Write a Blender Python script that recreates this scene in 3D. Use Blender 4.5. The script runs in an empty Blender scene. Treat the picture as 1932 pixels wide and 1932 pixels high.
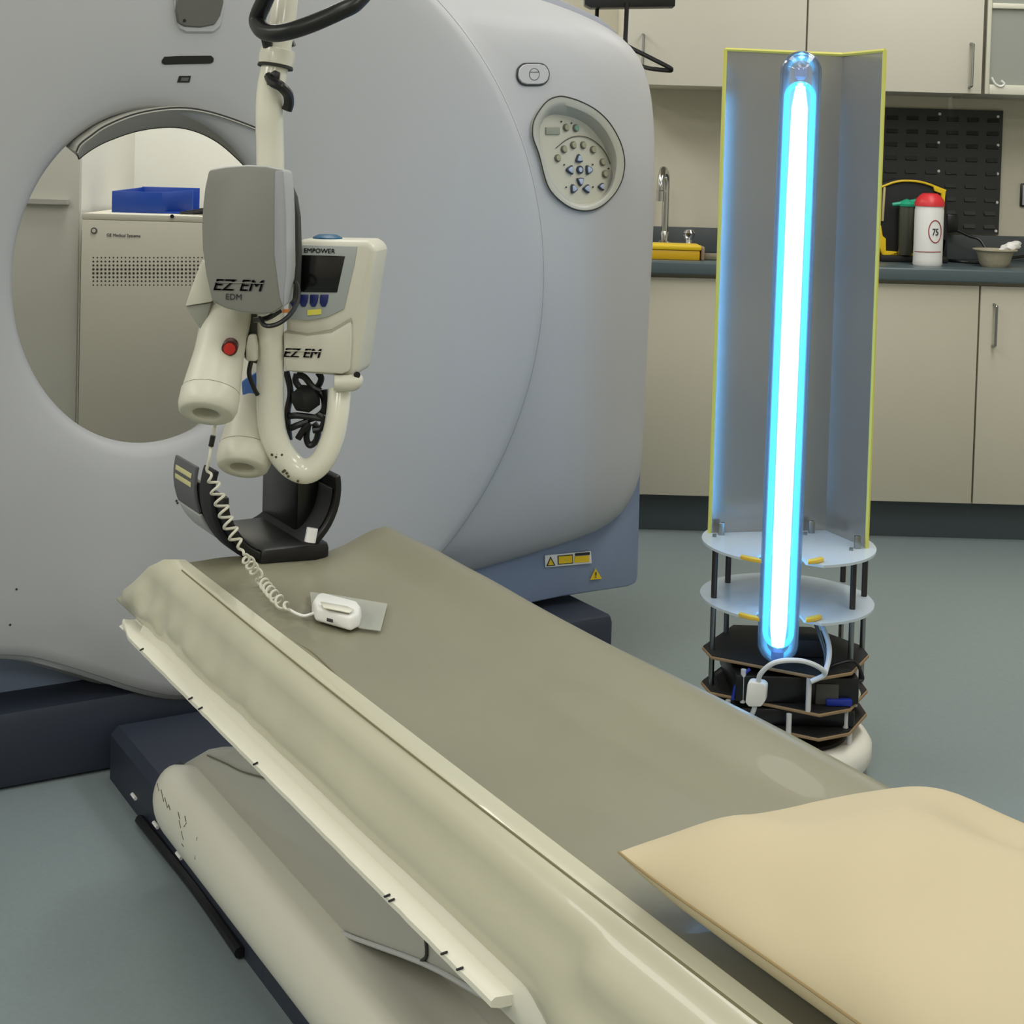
import bpy, bmesh, math, random
from mathutils import Vector, Matrix
from mathutils.bvhtree import BVHTree
random.seed(7)
C = bpy.context.scene
COL = C.collection

# ------------------------------------------------------------------ camera
FPX, PPX, PPY = 2800.0, 966.0, 398.0
PITCH, ROLL, EYE = math.radians(2.0), math.radians(1.6), 1.2
RM = Matrix.Rotation(math.pi/2-PITCH, 3, 'X') @ Matrix.Rotation(ROLL, 3, 'Z')
cd = bpy.data.cameras.new('camera'); cam = bpy.data.objects.new('camera', cd); COL.objects.link(cam)
cam.matrix_world = Matrix.Translation((0, 0, EYE)) @ RM.to_4x4()
cd.sensor_width = 36; cd.lens = 36*FPX/1932; cd.shift_x = 0; cd.shift_y = (PPY-966)/1932
cd.clip_start = 0.05; cd.clip_end = 60
C.camera = cam

# ------------------------------------------------------------------ light
w = bpy.data.worlds.new('room_air'); C.world = w; w.use_nodes = True
w.node_tree.nodes['Background'].inputs[0].default_value = (0.8, 0.82, 0.8, 1)
w.node_tree.nodes['Background'].inputs[1].default_value = 0.12
def area(name, loc, sx, sy, power, color=(1.0, .98, .93)):
    l = bpy.data.lights.new(name, 'AREA'); l.shape = 'RECTANGLE'; l.size = sx; l.size_y = sy
    l.energy = power; l.color = color
    o = bpy.data.objects.new(name, l); o.location = loc; COL.objects.link(o); return o
for i, (x, y, p) in enumerate([(-2.5, .9, 27), (-.2, .9, 11), (1.6, .9, 20), (-2.6, 2.3, 14), (-.3, 3.0, 13), (1.4, 2.9, 22), (1.5, 4.1, 13), (-1.0, 4.5, 26),
                               (-1.35, -1.3, 36), (.75, -1.3, 24)]):
    area('ceiling_and_fill_light', (x, y, 2.57), .55, 1.15, p)  # ceiling lamps out of view; far-left and alcove ones added as fill
C.view_settings.view_transform = 'Standard'; C.view_settings.look = 'None'
C.view_settings.gamma = 1; C.view_settings.exposure = 0.0
try: C.view_settings.use_curve_mapping = False
except Exception: pass

# ------------------------------------------------------------------ helpers
def ray(u, v):
    return RM @ Vector(((u-PPX)/FPX, -(v-PPY)/FPX, -1.0))
O = Vector((0, 0, EYE))
def atY(u, v, y):
    d = ray(u, v); return O+d*(y/d.y)
def atZ(u, v, z):
    d = ray(u, v); return O+d*((z-EYE)/d.z)
TH = math.radians(30.8)
AX = Vector((-math.sin(TH), math.cos(TH), 0)); BX = Vector((math.cos(TH), math.sin(TH), 0)); UP = Vector((0, 0, 1))
def G(A, B, z): return AX*A+BX*B+UP*z
def atA(u, v, A):
    d = ray(u, v); return O+d*(A/d.dot(AX))
def atB(u, v, B):
    d = ray(u, v); return O+d*(B/d.dot(BX))
def lin(c):
    return tuple(((x/255)/12.92 if x/255 <= .04045 else ((x/255+.055)/1.055)**2.4) for x in c[:3])+(1,)
MATS = {}
def mat(name, rgb, rough=.5, metal=0, noise=0, nscale=8, bump=0, bscale=60, spec=.5, coat=0, trans=0, emit=None, estr=0, alpha=1):
    if name in MATS: return MATS[name]
    m = bpy.data.materials.new(name); m.use_nodes = True; nt = m.node_tree; b = nt.nodes['Principled BSDF']
    b.inputs['Base Color'].default_value = lin(rgb); b.inputs['Roughness'].default_value = rough; b.inputs['Metallic'].default_value = metal
    b.inputs['Specular IOR Level'].default_value = spec; b.inputs['Coat Weight'].default_value = coat
    b.inputs['Transmission Weight'].default_value = trans; b.inputs['Alpha'].default_value = alpha
    if emit: b.inputs['Emission Color'].default_value = emit+(1,); b.inputs['Emission Strength'].default_value = estr
    if noise or bump:
        tc = nt.nodes.new('ShaderNodeTexCoord')
    if noise:
        n = nt.nodes.new('ShaderNodeTexNoise'); n.inputs['Scale'].default_value = nscale; n.inputs['Detail'].default_value = 5
        nt.links.new(tc.outputs['Object'], n.inputs['Vector'])
        mx = nt.nodes.new('ShaderNodeMix'); mx.data_type = 'RGBA'
        c = lin(rgb); mx.inputs[6].default_value = tuple(x*(1-noise) for x in c[:3])+(1,); mx.inputs[7].default_value = tuple(min(1, x*(1+noise)) for x in c[:3])+(1,)
        nt.links.new(n.outputs['Fac'], mx.inputs[0]); nt.links.new(mx.outputs[2], b.inputs['Base Color'])
    if bump:
        n2 = nt.nodes.new('ShaderNodeTexNoise'); n2.inputs['Scale'].default_value = bscale; n2.inputs['Detail'].default_value = 3
        nt.links.new(tc.outputs['Object'], n2.inputs['Vector'])
        bp = nt.nodes.new('ShaderNodeBump'); bp.inputs['Strength'].default_value = bump; bp.inputs['Distance'].default_value = .01
        nt.links.new(n2.outputs['Fac'], bp.inputs['Height']); nt.links.new(bp.outputs['Normal'], b.inputs['Normal'])
    MATS[name] = m; return m
WLOC = {}
def wl(p): return WLOC.get(p.name, Vector((0, 0, 0))) if p else Vector((0, 0, 0))
def tag(o, label=None, cat=None, group=None, kind=None):
    if label: o['label'] = label
    if cat: o['category'] = cat
    if group: o['group'] = group
    if kind: o['kind'] = kind
    return o
def thing(name, loc, label, cat, group=None):
    o = bpy.data.objects.new(name, None); o.location = Vector(loc); o.empty_display_size = .1; COL.objects.link(o)
    WLOC[o.name] = Vector(loc); return tag(o, label, cat, group)
def link_bm(name, bm, m, parent=None, ang=35, recalc=True):
    if recalc: bmesh.ops.recalc_face_normals(bm, faces=bm.faces)
    bm.normal_update()
    for f in bm.faces: f.smooth = True
    la = math.radians(ang)
    for e in bm.edges:
        if len(e.link_faces) == 2 and e.calc_face_angle(0) > la: e.smooth = False
    if parent: base = wl(parent)
    else:
        xs = [v.co for v in bm.verts]
        base = Vector(((min(p.x for p in xs)+max(p.x for p in xs))/2, (min(p.y for p in xs)+max(p.y for p in xs))/2, min(p.z for p in xs)))
    for v in bm.verts: v.co -= base
    me = bpy.data.meshes.new(name); bm.to_mesh(me); bm.free()
    o = bpy.data.objects.new(name, me); COL.objects.link(o)
    if m: me.materials.append(m)
    if parent: o.parent = parent; WLOC[o.name] = base
    else: o.location = base; WLOC[o.name] = base
    return o
def mesh(name, vs, fs, m, parent=None, ang=35):
    bm = bmesh.new(); V = [bm.verts.new(v) for v in vs]
    for f in fs:
        try: bm.faces.new([V[i] for i in f])
        except ValueError: pass
    return link_bm(name, bm, m, parent, ang)
def bevel_bm(bm, w, seg=2, ang=30):
    es = [e for e in bm.edges if len(e.link_faces) == 2 and e.calc_face_angle(0) > math.radians(ang)]
    if w > 0 and es: bmesh.ops.bevel(bm, geom=es, offset=w, segments=seg, affect='EDGES', profile=.5, clamp_overlap=True)
def box(name, lo, hi, m, parent=None, bev=.003, frame=None, seg=2):
    """lo, hi in world axes, or (A,B,z) when frame='g'"""
    bm = bmesh.new(); vs = []
    for x in (lo[0], hi[0]):
        for y in (lo[1], hi[1]):
            for z in (lo[2], hi[2]):
                vs.append(bm.verts.new(G(x, y, z) if frame == 'g' else (x, y, z)))
    for f in ((0, 1, 3, 2), (4, 6, 7, 5), (0, 4, 5, 1), (2, 3, 7, 6), (0, 2, 6, 4), (1, 5, 7, 3)): bm.faces.new([vs[i] for i in f])
    bmesh.ops.recalc_face_normals(bm, faces=bm.faces); bevel_bm(bm, bev, seg)
    return link_bm(name, bm, m, parent)
def prism(name, pts, vec, m, parent=None, bev=.002, seg=2, ang=35, taper=1.0, bang=30):
    bm = bmesh.new(); vec = Vector(vec); n = len(pts); c = sum((Vector(p) for p in pts), Vector())/n
    f = [bm.verts.new(p) for p in pts]; g = [bm.verts.new(c+(Vector(p)-c)*taper+vec) for p in pts]
    bm.faces.new(f); bm.faces.new(g[::-1])
    for i in range(n): bm.faces.new((f[i], f[(i+1) % n], g[(i+1) % n], g[i]))
    bmesh.ops.recalc_face_normals(bm, faces=bm.faces); bevel_bm(bm, bev, seg, bang)
    return link_bm(name, bm, m, parent, ang)
def catmull(P, n=8, closed=False):
    P = [Vector(p) for p in P]; L = len(P); out = []
    for i in range(L if closed else L-1):
        p0 = P[(i-1) % L] if closed or i > 0 else P[0]*2-P[1]
        p1 = P[i]; p2 = P[(i+1) % L]; p3 = P[(i+2) % L] if closed or i < L-2 else P[-1]*2-P[-2]
        for k in range(n):
            t = k/n
            out.append(.5*((2*p1)+(p2-p0)*t+(2*p0-5*p1+4*p2-p3)*t*t+(3*p1-p0-3*p2+p3)*t**3))
    if not closed: out.append(P[-1])
    return out
def tube_bm(bm, P, r, seg=12, closed=False, cap=True):
    P = [Vector(p) for p in P]; n = len(P); rr = r if isinstance(r, (list, tuple)) else [r]*n
    prev = None; rings = []
    for i in range(n):
        if closed: t = P[(i+1) % n]-P[i-1]
        else: t = P[min(i+1, n-1)]-P[max(i-1, 0)]
        t = t.normalized() if t.length > 1e-9 else Vector((0, 0, 1))
        if prev is None:
            a = Vector((0, 0, 1)) if abs(t.z) < .9 else Vector((1, 0, 0)); u = t.cross(a).normalized()
        else:
            u = prev-t*prev.dot(t); u = u.normalized() if u.length > 1e-6 else t.orthogonal().normalized()
        prev = u; v = t.cross(u)
        rings.append([bm.verts.new(P[i]+(u*math.cos(2*math.pi*k/seg)+v*math.sin(2*math.pi*k/seg))*rr[i]) for k in range(seg)])
    for i in range(n if closed else n-1):
        a, b = rings[i], rings[(i+1) % n]
        for k in range(seg): bm.faces.new((a[k], a[(k+1) % seg], b[(k+1) % seg], b[k]))
    if cap and not closed: bm.faces.new(rings[0][::-1]); bm.faces.new(rings[-1])
def tube(name, P, r, m, parent=None, seg=12, closed=False, smooth=0):
    if smooth: 
        if isinstance(r, (list, tuple)):
            n0 = len(P); P = catmull(P, smooth, closed); r = [r[min(n0-1, int(i/smooth))]*(1-(i % smooth)/smooth)+r[min(n0-1, int(i/smooth)+1)]*((i % smooth)/smooth) for i in range(len(P))]
        else: P = catmull(P, smooth, closed)
    bm = bmesh.new(); tube_bm(bm, P, r, seg, closed); return link_bm(name, bm, m, parent)
def lathe(name, prof, org, axis, m, parent=None, seg=32, ang=35):
    """prof = [(radius, height)...]"""
    axis = Vector(axis).normalized(); u = axis.orthogonal().normalized(); v = axis.cross(u); org = Vector(org)
    bm = bmesh.new(); rings = []
    for r, h in prof:
        if r < 1e-6: rings.append([bm.verts.new(org+axis*h)])
        else: rings.append([bm.verts.new(org+axis*h+(u*math.cos(2*math.pi*k/seg)+v*math.sin(2*math.pi*k/seg))*r) for k in range(seg)])
    for a, b in zip(rings, rings[1:]):
        for k in range(seg):
            k2 = (k+1) % seg
            if len(a) == 1 and len(b) == 1: continue
            if len(a) == 1: bm.faces.new((a[0], b[k], b[k2]))
            elif len(b) == 1: bm.faces.new((a[k], b[0], a[k2]))
            else: bm.faces.new((a[k], b[k], b[k2], a[k2]))
    if len(rings[0]) > 1: bm.faces.new(rings[0][::-1])
    if len(rings[-1]) > 1: bm.faces.new(rings[-1])
    return link_bm(name, bm, m, parent, ang)
def text(name, s, center, right, up, h, m, parent, width=None, bold=0.0, shear=0, depth=.0006):
    c = bpy.data.curves.new(name, 'FONT'); c.body = s; c.extrude = depth/h*.7; shr = shear; c.resolution_u = 3
    tmp = bpy.data.objects.new('tmp', c); COL.objects.link(tmp); bpy.context.view_layer.update()
    dg = bpy.context.evaluated_depsgraph_get(); me = bpy.data.meshes.new_from_object(tmp.evaluated_get(dg))
    bpy.data.objects.remove(tmp); bpy.data.curves.remove(c)
    xs = [v.co.x for v in me.vertices]; ys = [v.co.y for v in me.vertices]
    w0, h0 = max(xs)-min(xs), max(ys)-min(ys); sy = h/h0; sx = (width/w0) if width else sy
    right = Vector(right).normalized(); up = Vector(up).normalized(); nr = right.cross(up); cx, cy = (max(xs)+min(xs))/2, (max(ys)+min(ys))/2
    center = Vector(center); base = wl(parent)
    for v in me.vertices:
        v.co.x += shr*(v.co.y-cy)
        v.co = center+right*((v.co.x-cx)*sx)+up*((v.co.y-cy)*sy)+nr*(v.co.z*h)-base
    if bold:
        b2 = bmesh.new(); b2.from_mesh(me)
        for sg_ in (-1, 1):
            r2 = bmesh.ops.duplicate(b2, geom=b2.verts[:]+b2.edges[:]+b2.faces[:] if sg_ == -1 else g0)
            if sg_ == -1: g0 = [x for x in r2['geom']]
            for x in r2['geom']:
                if isinstance(x, bmesh.types.BMVert): x.co += right*(bold*h if sg_ == -1 else -2*bold*h)+nr*.00003*sg_
        b2.to_mesh(me); b2.free()
    o = bpy.data.objects.new(name, me); COL.objects.link(o); me.materials.clear(); me.materials.append(m); o.parent = parent; WLOC[o.name] = base
    me.name = name; return o
def px(L, Y): return [atY(u, v, Y) for u, v in L]
def copy_tree(o, d, parent=None):
    c = o.copy(); COL.objects.link(c)
    if parent: c.parent = parent
    else: c.location = o.location+Vector(d)
    for ch in [x for x in bpy.data.objects if x.parent == o and x != c]: copy_tree(ch, d, c)
    return c
def struct(name, lo, hi, m, bev=0): return tag(box(name, lo, hi, m, None, bev), kind='structure')

# ------------------------------------------------------------------ materials
M_wall = mat('wall_paint', (205, 200, 182), .75, noise=.03, nscale=3, bump=.05, bscale=90)
M_white = mat('white_wall', (214, 214, 206), .7, noise=.02)
M_grey_pier = mat('pier_shade_grey', (196, 195, 184), .7, noise=.03)  # greyer than the alcove white: the front's dimmer light put into the tone
M_floor = mat('vinyl_floor', (126, 138, 140), .35, noise=.10, nscale=140, bump=.02)
M_cup = mat('cupboard_laminate', (208, 204, 190), .45, noise=.02, nscale=4)
M_lowcup = mat('lower_laminate', (196, 190, 172), .45, noise=.02, nscale=4)
M_top = mat('worktop_laminate', (80, 94, 98), .35, noise=.12, nscale=200)
M_plinth = mat('plinth_dark', (62, 72, 76), .5)
M_chrome = mat('chrome', (200, 200, 200), .15, metal=1)
M_steel = mat('steel', (150, 152, 150), .3, metal=1)
M_gan = mat('gantry_shell', (178, 179, 181), .52, noise=.015, nscale=2, coat=.04)
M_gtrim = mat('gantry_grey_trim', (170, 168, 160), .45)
M_seam = mat('seam_dark', (52, 52, 50), .8)
M_skirt = mat('gantry_skirt_blue', (128, 142, 168), .45, noise=.03)
M_navy = mat('base_navy', (42, 48, 62), .5, noise=.08)
M_black = mat('black_plastic', (16, 16, 18), .35)
M_blackm = mat('black_matt', (22, 22, 24), .7)
M_wire = mat('wire_black', (8, 8, 9), .6, spec=.25)
M_screen = mat('dark_screen', (10, 10, 12), .15)
M_blue = mat('blue_plastic', (18, 62, 150), .4)
M_rack = mat('rack_paint', (206, 202, 186), .5)
M_cream = mat('cream_enamel', (226, 224, 208), .22, coat=.3)
M_creamd = mat('cream_plastic', (208, 206, 190), .4)
M_grey = mat('grey_plastic', (128, 128, 122), .45)
M_lgrey = mat('light_grey_plastic', (176, 178, 178), .4)
M_yel = mat('yellow_plastic', (232, 196, 28), .4)
M_tape = mat('yellow_tape', (206, 200, 96), .6)
M_red = mat('red_plastic', (214, 48, 56), .4)
M_dred = mat('red_button', (190, 40, 28), .3)
M_label = mat('label_white', (230, 230, 226), .5)
M_ink = mat('ink', (40, 40, 44), .7)
M_mat = mat('olive_vinyl', (130, 127, 106), .44, noise=.10, nscale=5, bump=.12, bscale=7, coat=.1)
M_sheet = mat('clear_vinyl_over_cream', (186, 184, 162), .3, noise=.06, nscale=6, bump=.1, bscale=9, coat=.3)
M_beam = mat('table_shell', (216, 214, 200), .35, coat=.2)
M_panel = mat('table_side_panel', (174, 174, 166), .4, noise=.02)
M_pillow = mat('pillow_cloth', (190, 177, 145), .75, noise=.03, nscale=6, bump=.15, bscale=12)
M_acr = mat('frosted_acrylic', (214, 224, 230), .25, trans=.25)
M_wood = mat('plywood_edge', (150, 124, 92), .6)
M_green = mat('green_lid', (40, 168, 130), .4)

# ------------------------------------------------------------------ room shell
WB = 5.30
struct('floor', (-3.6, -2.6, -.06), (3.2, WB+.1, 0), M_floor)
struct('ceiling', (-3.6, -2.6, 2.62), (3.2, WB+.1, 2.72), M_white)
struct('wall_back', (-3.6, WB, 0), (3.2, WB+.1, 2.62), M_wall)
struct('wall_right', (3.1, -2.6, 0), (3.2, WB, 2.62), M_wall)
struct('wall_left', (-3.6, -2.6, 0), (-3.5, WB, 2.62), M_wall)
struct('wall_front', (-3.5, -2.6, 0), (3.1, -2.5, 2.62), M_wall)
pier_x = atY(150, 330, 4.64).x
struct('wall_left_pier', (-3.5, 4.64, 0), (pier_x, WB, 2.62), M_grey_pier)
struct('wall_side_alcove_lit', (pier_x, 4.645, 0), (pier_x+.006, WB-.012, 2.62), M_white)  # same wall as the pier; brighter light there is put into this white slab
struct('wall_back_alcove', (pier_x, WB-.012, 0), (-.2, WB, 2.62), M_white)
struct('trim_1', (pier_x-.19, 4.615, 1.02), (pier_x-.03, 4.64, 1.035), M_gtrim)
struct('baseboard_back', (1.9, WB-.012, 0), (3.1, WB, .1), M_plinth)

# ------------------------------------------------------------------ base cabinets, worktop, wall cabinets
FY = 4.78; X0 = .30; ZT = .845
def base_unit(x0, x1, label, hx=None, cnt=[0]):
    t = thing('base_cabinet', ((x0+x1)/2, FY, 0), label, 'cabinet', 'lower cabinets under the worktop')
    box('body', (x0, FY+.02, .12), (x1, WB-.03, ZT-.002), M_lowcup, t)
    box('plinth', (x0, FY+.045, 0), (x1, FY+.065, .12), M_plinth, t, 0)
    d = box('door', (x0+.003, FY, .125), (x1-.003, FY+.019, ZT-.012), M_lowcup, t, .0015)
    if hx is not None:
        tube('door_handle', [(hx, FY, .775), (hx, FY-.028, .77), (hx, FY-.03, .76), (hx, FY-.03, .66), (hx, FY-.028, .645), (hx, FY, .64)], .0045, M_steel, d, 8, smooth=3)
sx = atY(1841, 760, FY).x
base_unit(sx-1.2, sx-.6, 'beige lower cabinet beside the scanner, under the sink tap')
base_unit(sx-.6, sx, 'beige lower cabinet behind the right half of the lamp reflector')
base_unit(sx, sx+.6, 'beige lower cabinet with a steel bar handle, rightmost in the photo', atY(1880, 600, FY-.03).x)
wt = thing('worktop', (1.2, 5.0, ZT), 'long blue-grey laminate worktop with upstand along the back wall', 'worktop')
box('slab', (X0-.1, FY-.03, ZT), (2.9, WB-.002, ZT+.042), M_top, wt, .006, seg=3)
ZW = ZT+.042
box('upstand', (X0-.1, WB-.022, ZW), (2.9, WB-.002, ZW+.088), mat('upstand_dark', (74, 80, 82), .5), wt, .003)
UY = 4.93
def wall_unit():
    t = thing('wall_cabinet', (.98, UY, 1.45), 'white double-door wall cabinet above the sink and the lamp robot', 'cabinet')
    xl, xm, xr = atY(1522, 80, UY).x-.60, atY(1522, 80, UY).x, atY(1856, 80, UY).x
    z0 = atY(1522, 168, UY).z
    box('body', (xl, UY+.02, z0+.004), (xr, WB-.002, 2.2), M_cup, t)
    for a, b, hx in ((xl, xm-.003, atY(1212, 100, UY).x), (xm+.003, xr-.002, atY(1830, 130, UY).x)):
        d = box('door', (a, UY, z0), (b, UY+.019, 2.2), M_cup, t, .0015)
        tube('door_handle', [(hx, UY, z0+.165), (hx, UY-.026, z0+.16), (hx, UY-.028, z0+.15), (hx, UY-.028, z0+.035), (hx, UY-.026, z0+.025), (hx, UY, z0+.02)], .0045, M_steel, d, 8, smooth=3)
    return xr, z0
XR, ZU = wall_unit()
g = thing('framed_wall_cabinet', (XR+.3, UY, ZU), 'cream framed wall cabinet with a grey glazed front at the top right corner', 'cabinet')
x0 = atY(1862, 90, UY).x
box('body', (x0, UY+.03, ZU+.0), (x0+.6, WB-.002, 2.2), M_cup, g)
zb, zt = atY(1900, 160, UY).z, atY(1900, 16, UY).z
xi = atY(1870, 100, UY).x
bmf = M_creamd
for i, (lo, hi) in enumerate([((x0, UY+.005, ZU), (xi, UY+.03, 2.2)), ((xi, UY+.005, ZU), (x0+.6, UY+.03, zb)), ((xi, UY+.005, zt), (x0+.6, UY+.03, zt+.018)), ((x0+.55, UY+.005, zb), (x0+.6, UY+.03, 2.2))]):
    box('frame', lo, hi, bmf, g, .003)
box('pane', (xi, UY+.018, zb), (x0+.55, UY+.024, 2.2), mat('grey_glass', (150, 154, 146), .12), g, 0)
tube('cord', px([(1871, 146), (1878, 158), (1888, 163), (1895, 158), (1889, 152)], UY+.002), .0035, M_label, g, 8, smooth=5)

# ------------------------------------------------------------------ on the worktop
s = thing('sink', (.5, 5.1, ZW), 'small stainless steel sink set in the worktop below the tall tap', 'sink')
sxl, sxr = .33, atY(1303, 450, 5.1).x
box('rim', (sxl, 4.98, ZW), (sxr, 5.25, ZW+.006), M_steel, s, .003)
box('bowl', (sxl+.03, 5.0, ZW+.004), (sxr-.03, 5.2, ZW+.008), M_chrome, s, .002)
tx = atY(1254, 440, 5.2).x; TY = 5.2
t = thing('mixer_tap', (tx, TY, ZW), 'tall chrome swan-neck tap standing at the sink', 'tap')
lathe('base', [(.026, 0), (.026, .01), (.014, .025), (.016, .06), (.012, .07)], (tx, TY, ZW+.006), UP, M_chrome, t)
ztop = atY(1247, 318, TY).z
zs = ztop-.05
tube('spout', [(tx, TY, ZW+.05), (tx, TY, zs-.05), (tx, TY, zs), (tx-.004, TY-.012, zs+.032), (tx-.016, TY-.045, ztop-.004), (tx-.024, TY-.075, zs+.025), (tx-.028, TY-.085, zs-.005), (tx-.028, TY-.086, zs-.025)], .0125, M_chrome, t, 16, smooth=6)
lathe('nozzle', [(.015, 0), (.015, .035), (.011, .04)], (tx-.028, TY-.086, zs-.062), UP, M_chrome, t)
for sgn in (-1, 1):
    tube('lever', [(tx, TY, ZW+.045), (tx+sgn*.02, TY-.01, ZW+.03), (tx+sgn*.032, TY-.016, ZW+.018)], [.008, .007, .009], M_chrome, t, 10, smooth=3)
kx = atY(1301, 440, 5.05).x
t = thing('soap_pump', (kx, 5.06, ZW), 'short chrome pump head right of the tall tap', 'dispenser')
lathe('stem', [(.011, 0), (.011, .055), (.009, .058)], (kx, 5.06, ZW+.001), UP, M_chrome, t)
lathe('head', [(.012, 0), (.018, .010), (.020, .022), (.013, .032), (0, .035)], (kx, 5.06, ZW+.056), UP, M_chrome, t)
# yellow tray
ya = atY(1327, 488, 4.86); yl = .33
t = thing('storage_tray', ((yl+ya.x)/2, 4.86, ZW), 'long yellow plastic tray lying along the sink edge', 'tray')
xr_ = atY(1322, 480, 4.84).x
box('body', (yl, 4.82, ZW), (xr_-.005, 4.93, ZW+.032), mat('amber_plastic', (214, 170, 18), .4), t, .004)
box('lid', (yl, 4.815, ZW+.032), (xr_, 4.935, ZW+.05), M_yel, t, .006)
box('end_cap', (xr_, 4.83, ZW), (xr_+.012, 4.92, ZW+.045), mat('brown_tint', (150, 130, 110), .3), t, .004)
tag(box('sponge_block', (xr_+.015, 4.86, ZW), (xr_+.08, 4.92, ZW+.02), mat('taupe', (128, 120, 100), .6), None, .005), 'small brown block on the worktop right of the yellow tray', 'block')
# wall hook
hk = atY(1222, 391, WB-.01)
tag(box('wall_hook', (hk.x-.006, WB-.012, hk.z-.012), (hk.x+.006, WB, hk.z+.012), M_black, None, .002), 'tiny black wall hook left of the tap', 'hook')

# louvred tool panel
LY = WB-.012
lx1, lz1 = atY(1893, 212, LY).x, atY(1893, 209, LY).z; lz0 = atY(1893, 443, LY).z; lx0 = 1.12
t = thing('louvre_panel', ((lx0+lx1)/2, LY, lz0), 'black louvred storage panel screwed to the wall above the worktop', 'panel')
bm = bmesh.new()
def bbox(bm, lo, hi):
    vs = [bm.verts.new((x, y, z)) for x in (lo[0], hi[0]) for y in (lo[1], hi[1]) for z in (lo[2], hi[2])]
    for f in ((0, 1, 3, 2), (4, 6, 7, 5), (0, 4, 5, 1), (2, 3, 7, 6), (0, 2, 6, 4), (1, 5, 7, 3)): bm.faces.new([vs[i] for i in f])
bbox(bm, (lx0, LY, lz0), (lx1, WB-.001, lz1))
cw = (lx1-lx0)/8.6; nr = 9; rh = (lz1-lz0)/ (nr+.3)
for r in range(nr):
    zc = lz1-rh*(r+.78)
    for c in range(9):
        xc = lx1-cw*(c+.48)
        if xc-.03 < lx0: continue
        a, b_ = xc-.021, xc+.021
        vs = [bm.verts.new(p) for p in ((a, LY-.0003, zc+.010), (b_, LY-.0003, zc+.010), (b_, LY-.0003, zc-.006), (a, LY-.0003, zc-.006), (a+.002, LY-.007, zc-.004), (b_-.002, LY-.007, zc-.004))]
        for f in ((0, 4, 5, 1), (0, 3, 4), (1, 5, 2), (4, 3, 2, 5)): bm.faces.new([vs[i] for i in f])
link_bm('plate', bm, mat('louvre_black', (44, 47, 46), .5), t, recalc=False)
for (u, v) in [(1773, 215), (1883, 220), (1771, 269), (1883, 274), (1771, 323), (1882, 328), (1881, 382), (1879, 436)]:
    p = atY(u, v, LY); lathe('rivet', [(.0055, 0), (.0045, .003), (0, .004)], (p.x, LY, p.z), (0, -1, 0), M_label, t, 12)
# suction unit with yellow frame
SY = 5.08
t = thing('suction_unit', (atY(1722, 480, SY).x, SY, ZW), 'portable suction unit in a yellow and black frame leaning by the louvred panel', 'medical device')
def P(L, Y=SY): return px(L, Y)
zoff = ZW-atY(1700, 478, SY).z
def PZ(L, Y=SY): return [p+Vector((0, 0, zoff)) for p in px(L, Y)]
prism('back_case', PZ([(1655, 476), (1655, 332), (1690, 322), (1735, 322), (1775, 335), (1788, 352), (1788, 472)]), (0, .05, 0), M_blackm, t, .005)
box('foot', (atY(1656, 470, SY).x, SY-.05, ZW), (atY(1783, 470, SY).x, SY+.05, ZW+.022), M_blackm, t, .006)
def strip(name, L, wid, m, parent, Y, dy=.012):
    P_ = PZ(L, Y); bm = bmesh.new()
    for i, p in enumerate(P_):
        pass
    bm.free(); return tube(name, P_, wid, m, parent, 8, smooth=4)
strip('top_bar', [(1662, 338), (1690, 328), (1715, 326), (1745, 330), (1785, 345)], .004, M_yel, t, SY-.006)
prism('side_bar', PZ([(1762, 336), (1785, 345), (1779, 410), (1773, 410), (1777, 350), (1764, 345)], SY-.012), (0, .012, 0), M_yel, t, .001)
prism('side_bar', PZ([(1668, 338), (1672, 338), (1668, 402), (1664, 402)], SY-.012), (0, .012, 0), mat('yellow_worn', (196, 180, 130), .5), t, .001)
prism('bottom_frame', PZ([(1663, 410), (1666, 430), (1672, 435), (1672, 458), (1722, 462), (1778, 466), (1784, 440), (1776, 430), (1774, 472), (1668, 471), (1660, 450), (1658, 420)], SY-.02), (0, .02, 0), M_yel, t, .001)
jp = PZ([(1708, 458)], SY-.035)[0]
j = lathe('jar', [(.021, 0), (.023, .005), (.025, .16), (.025, .165)], (jp.x, SY-.035, ZW+.024), UP, mat('smoked_jar', (92, 94, 82), .2, trans=.3), t)
lathe('jar_lid', [(.028, 0), (.030, .008), (.022, .016), (.010, .022), (0, .026)], (jp.x, SY-.035, ZW+.19), UP, M_green, j)
tube('spout', [(jp.x-.05, SY-.04, ZW+.195), (jp.x, SY-.04, ZW+.202), (jp.x+.05, SY-.03, ZW+.213)], [.006, .009, .007], M_green, j, 8, smooth=4)
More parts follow.
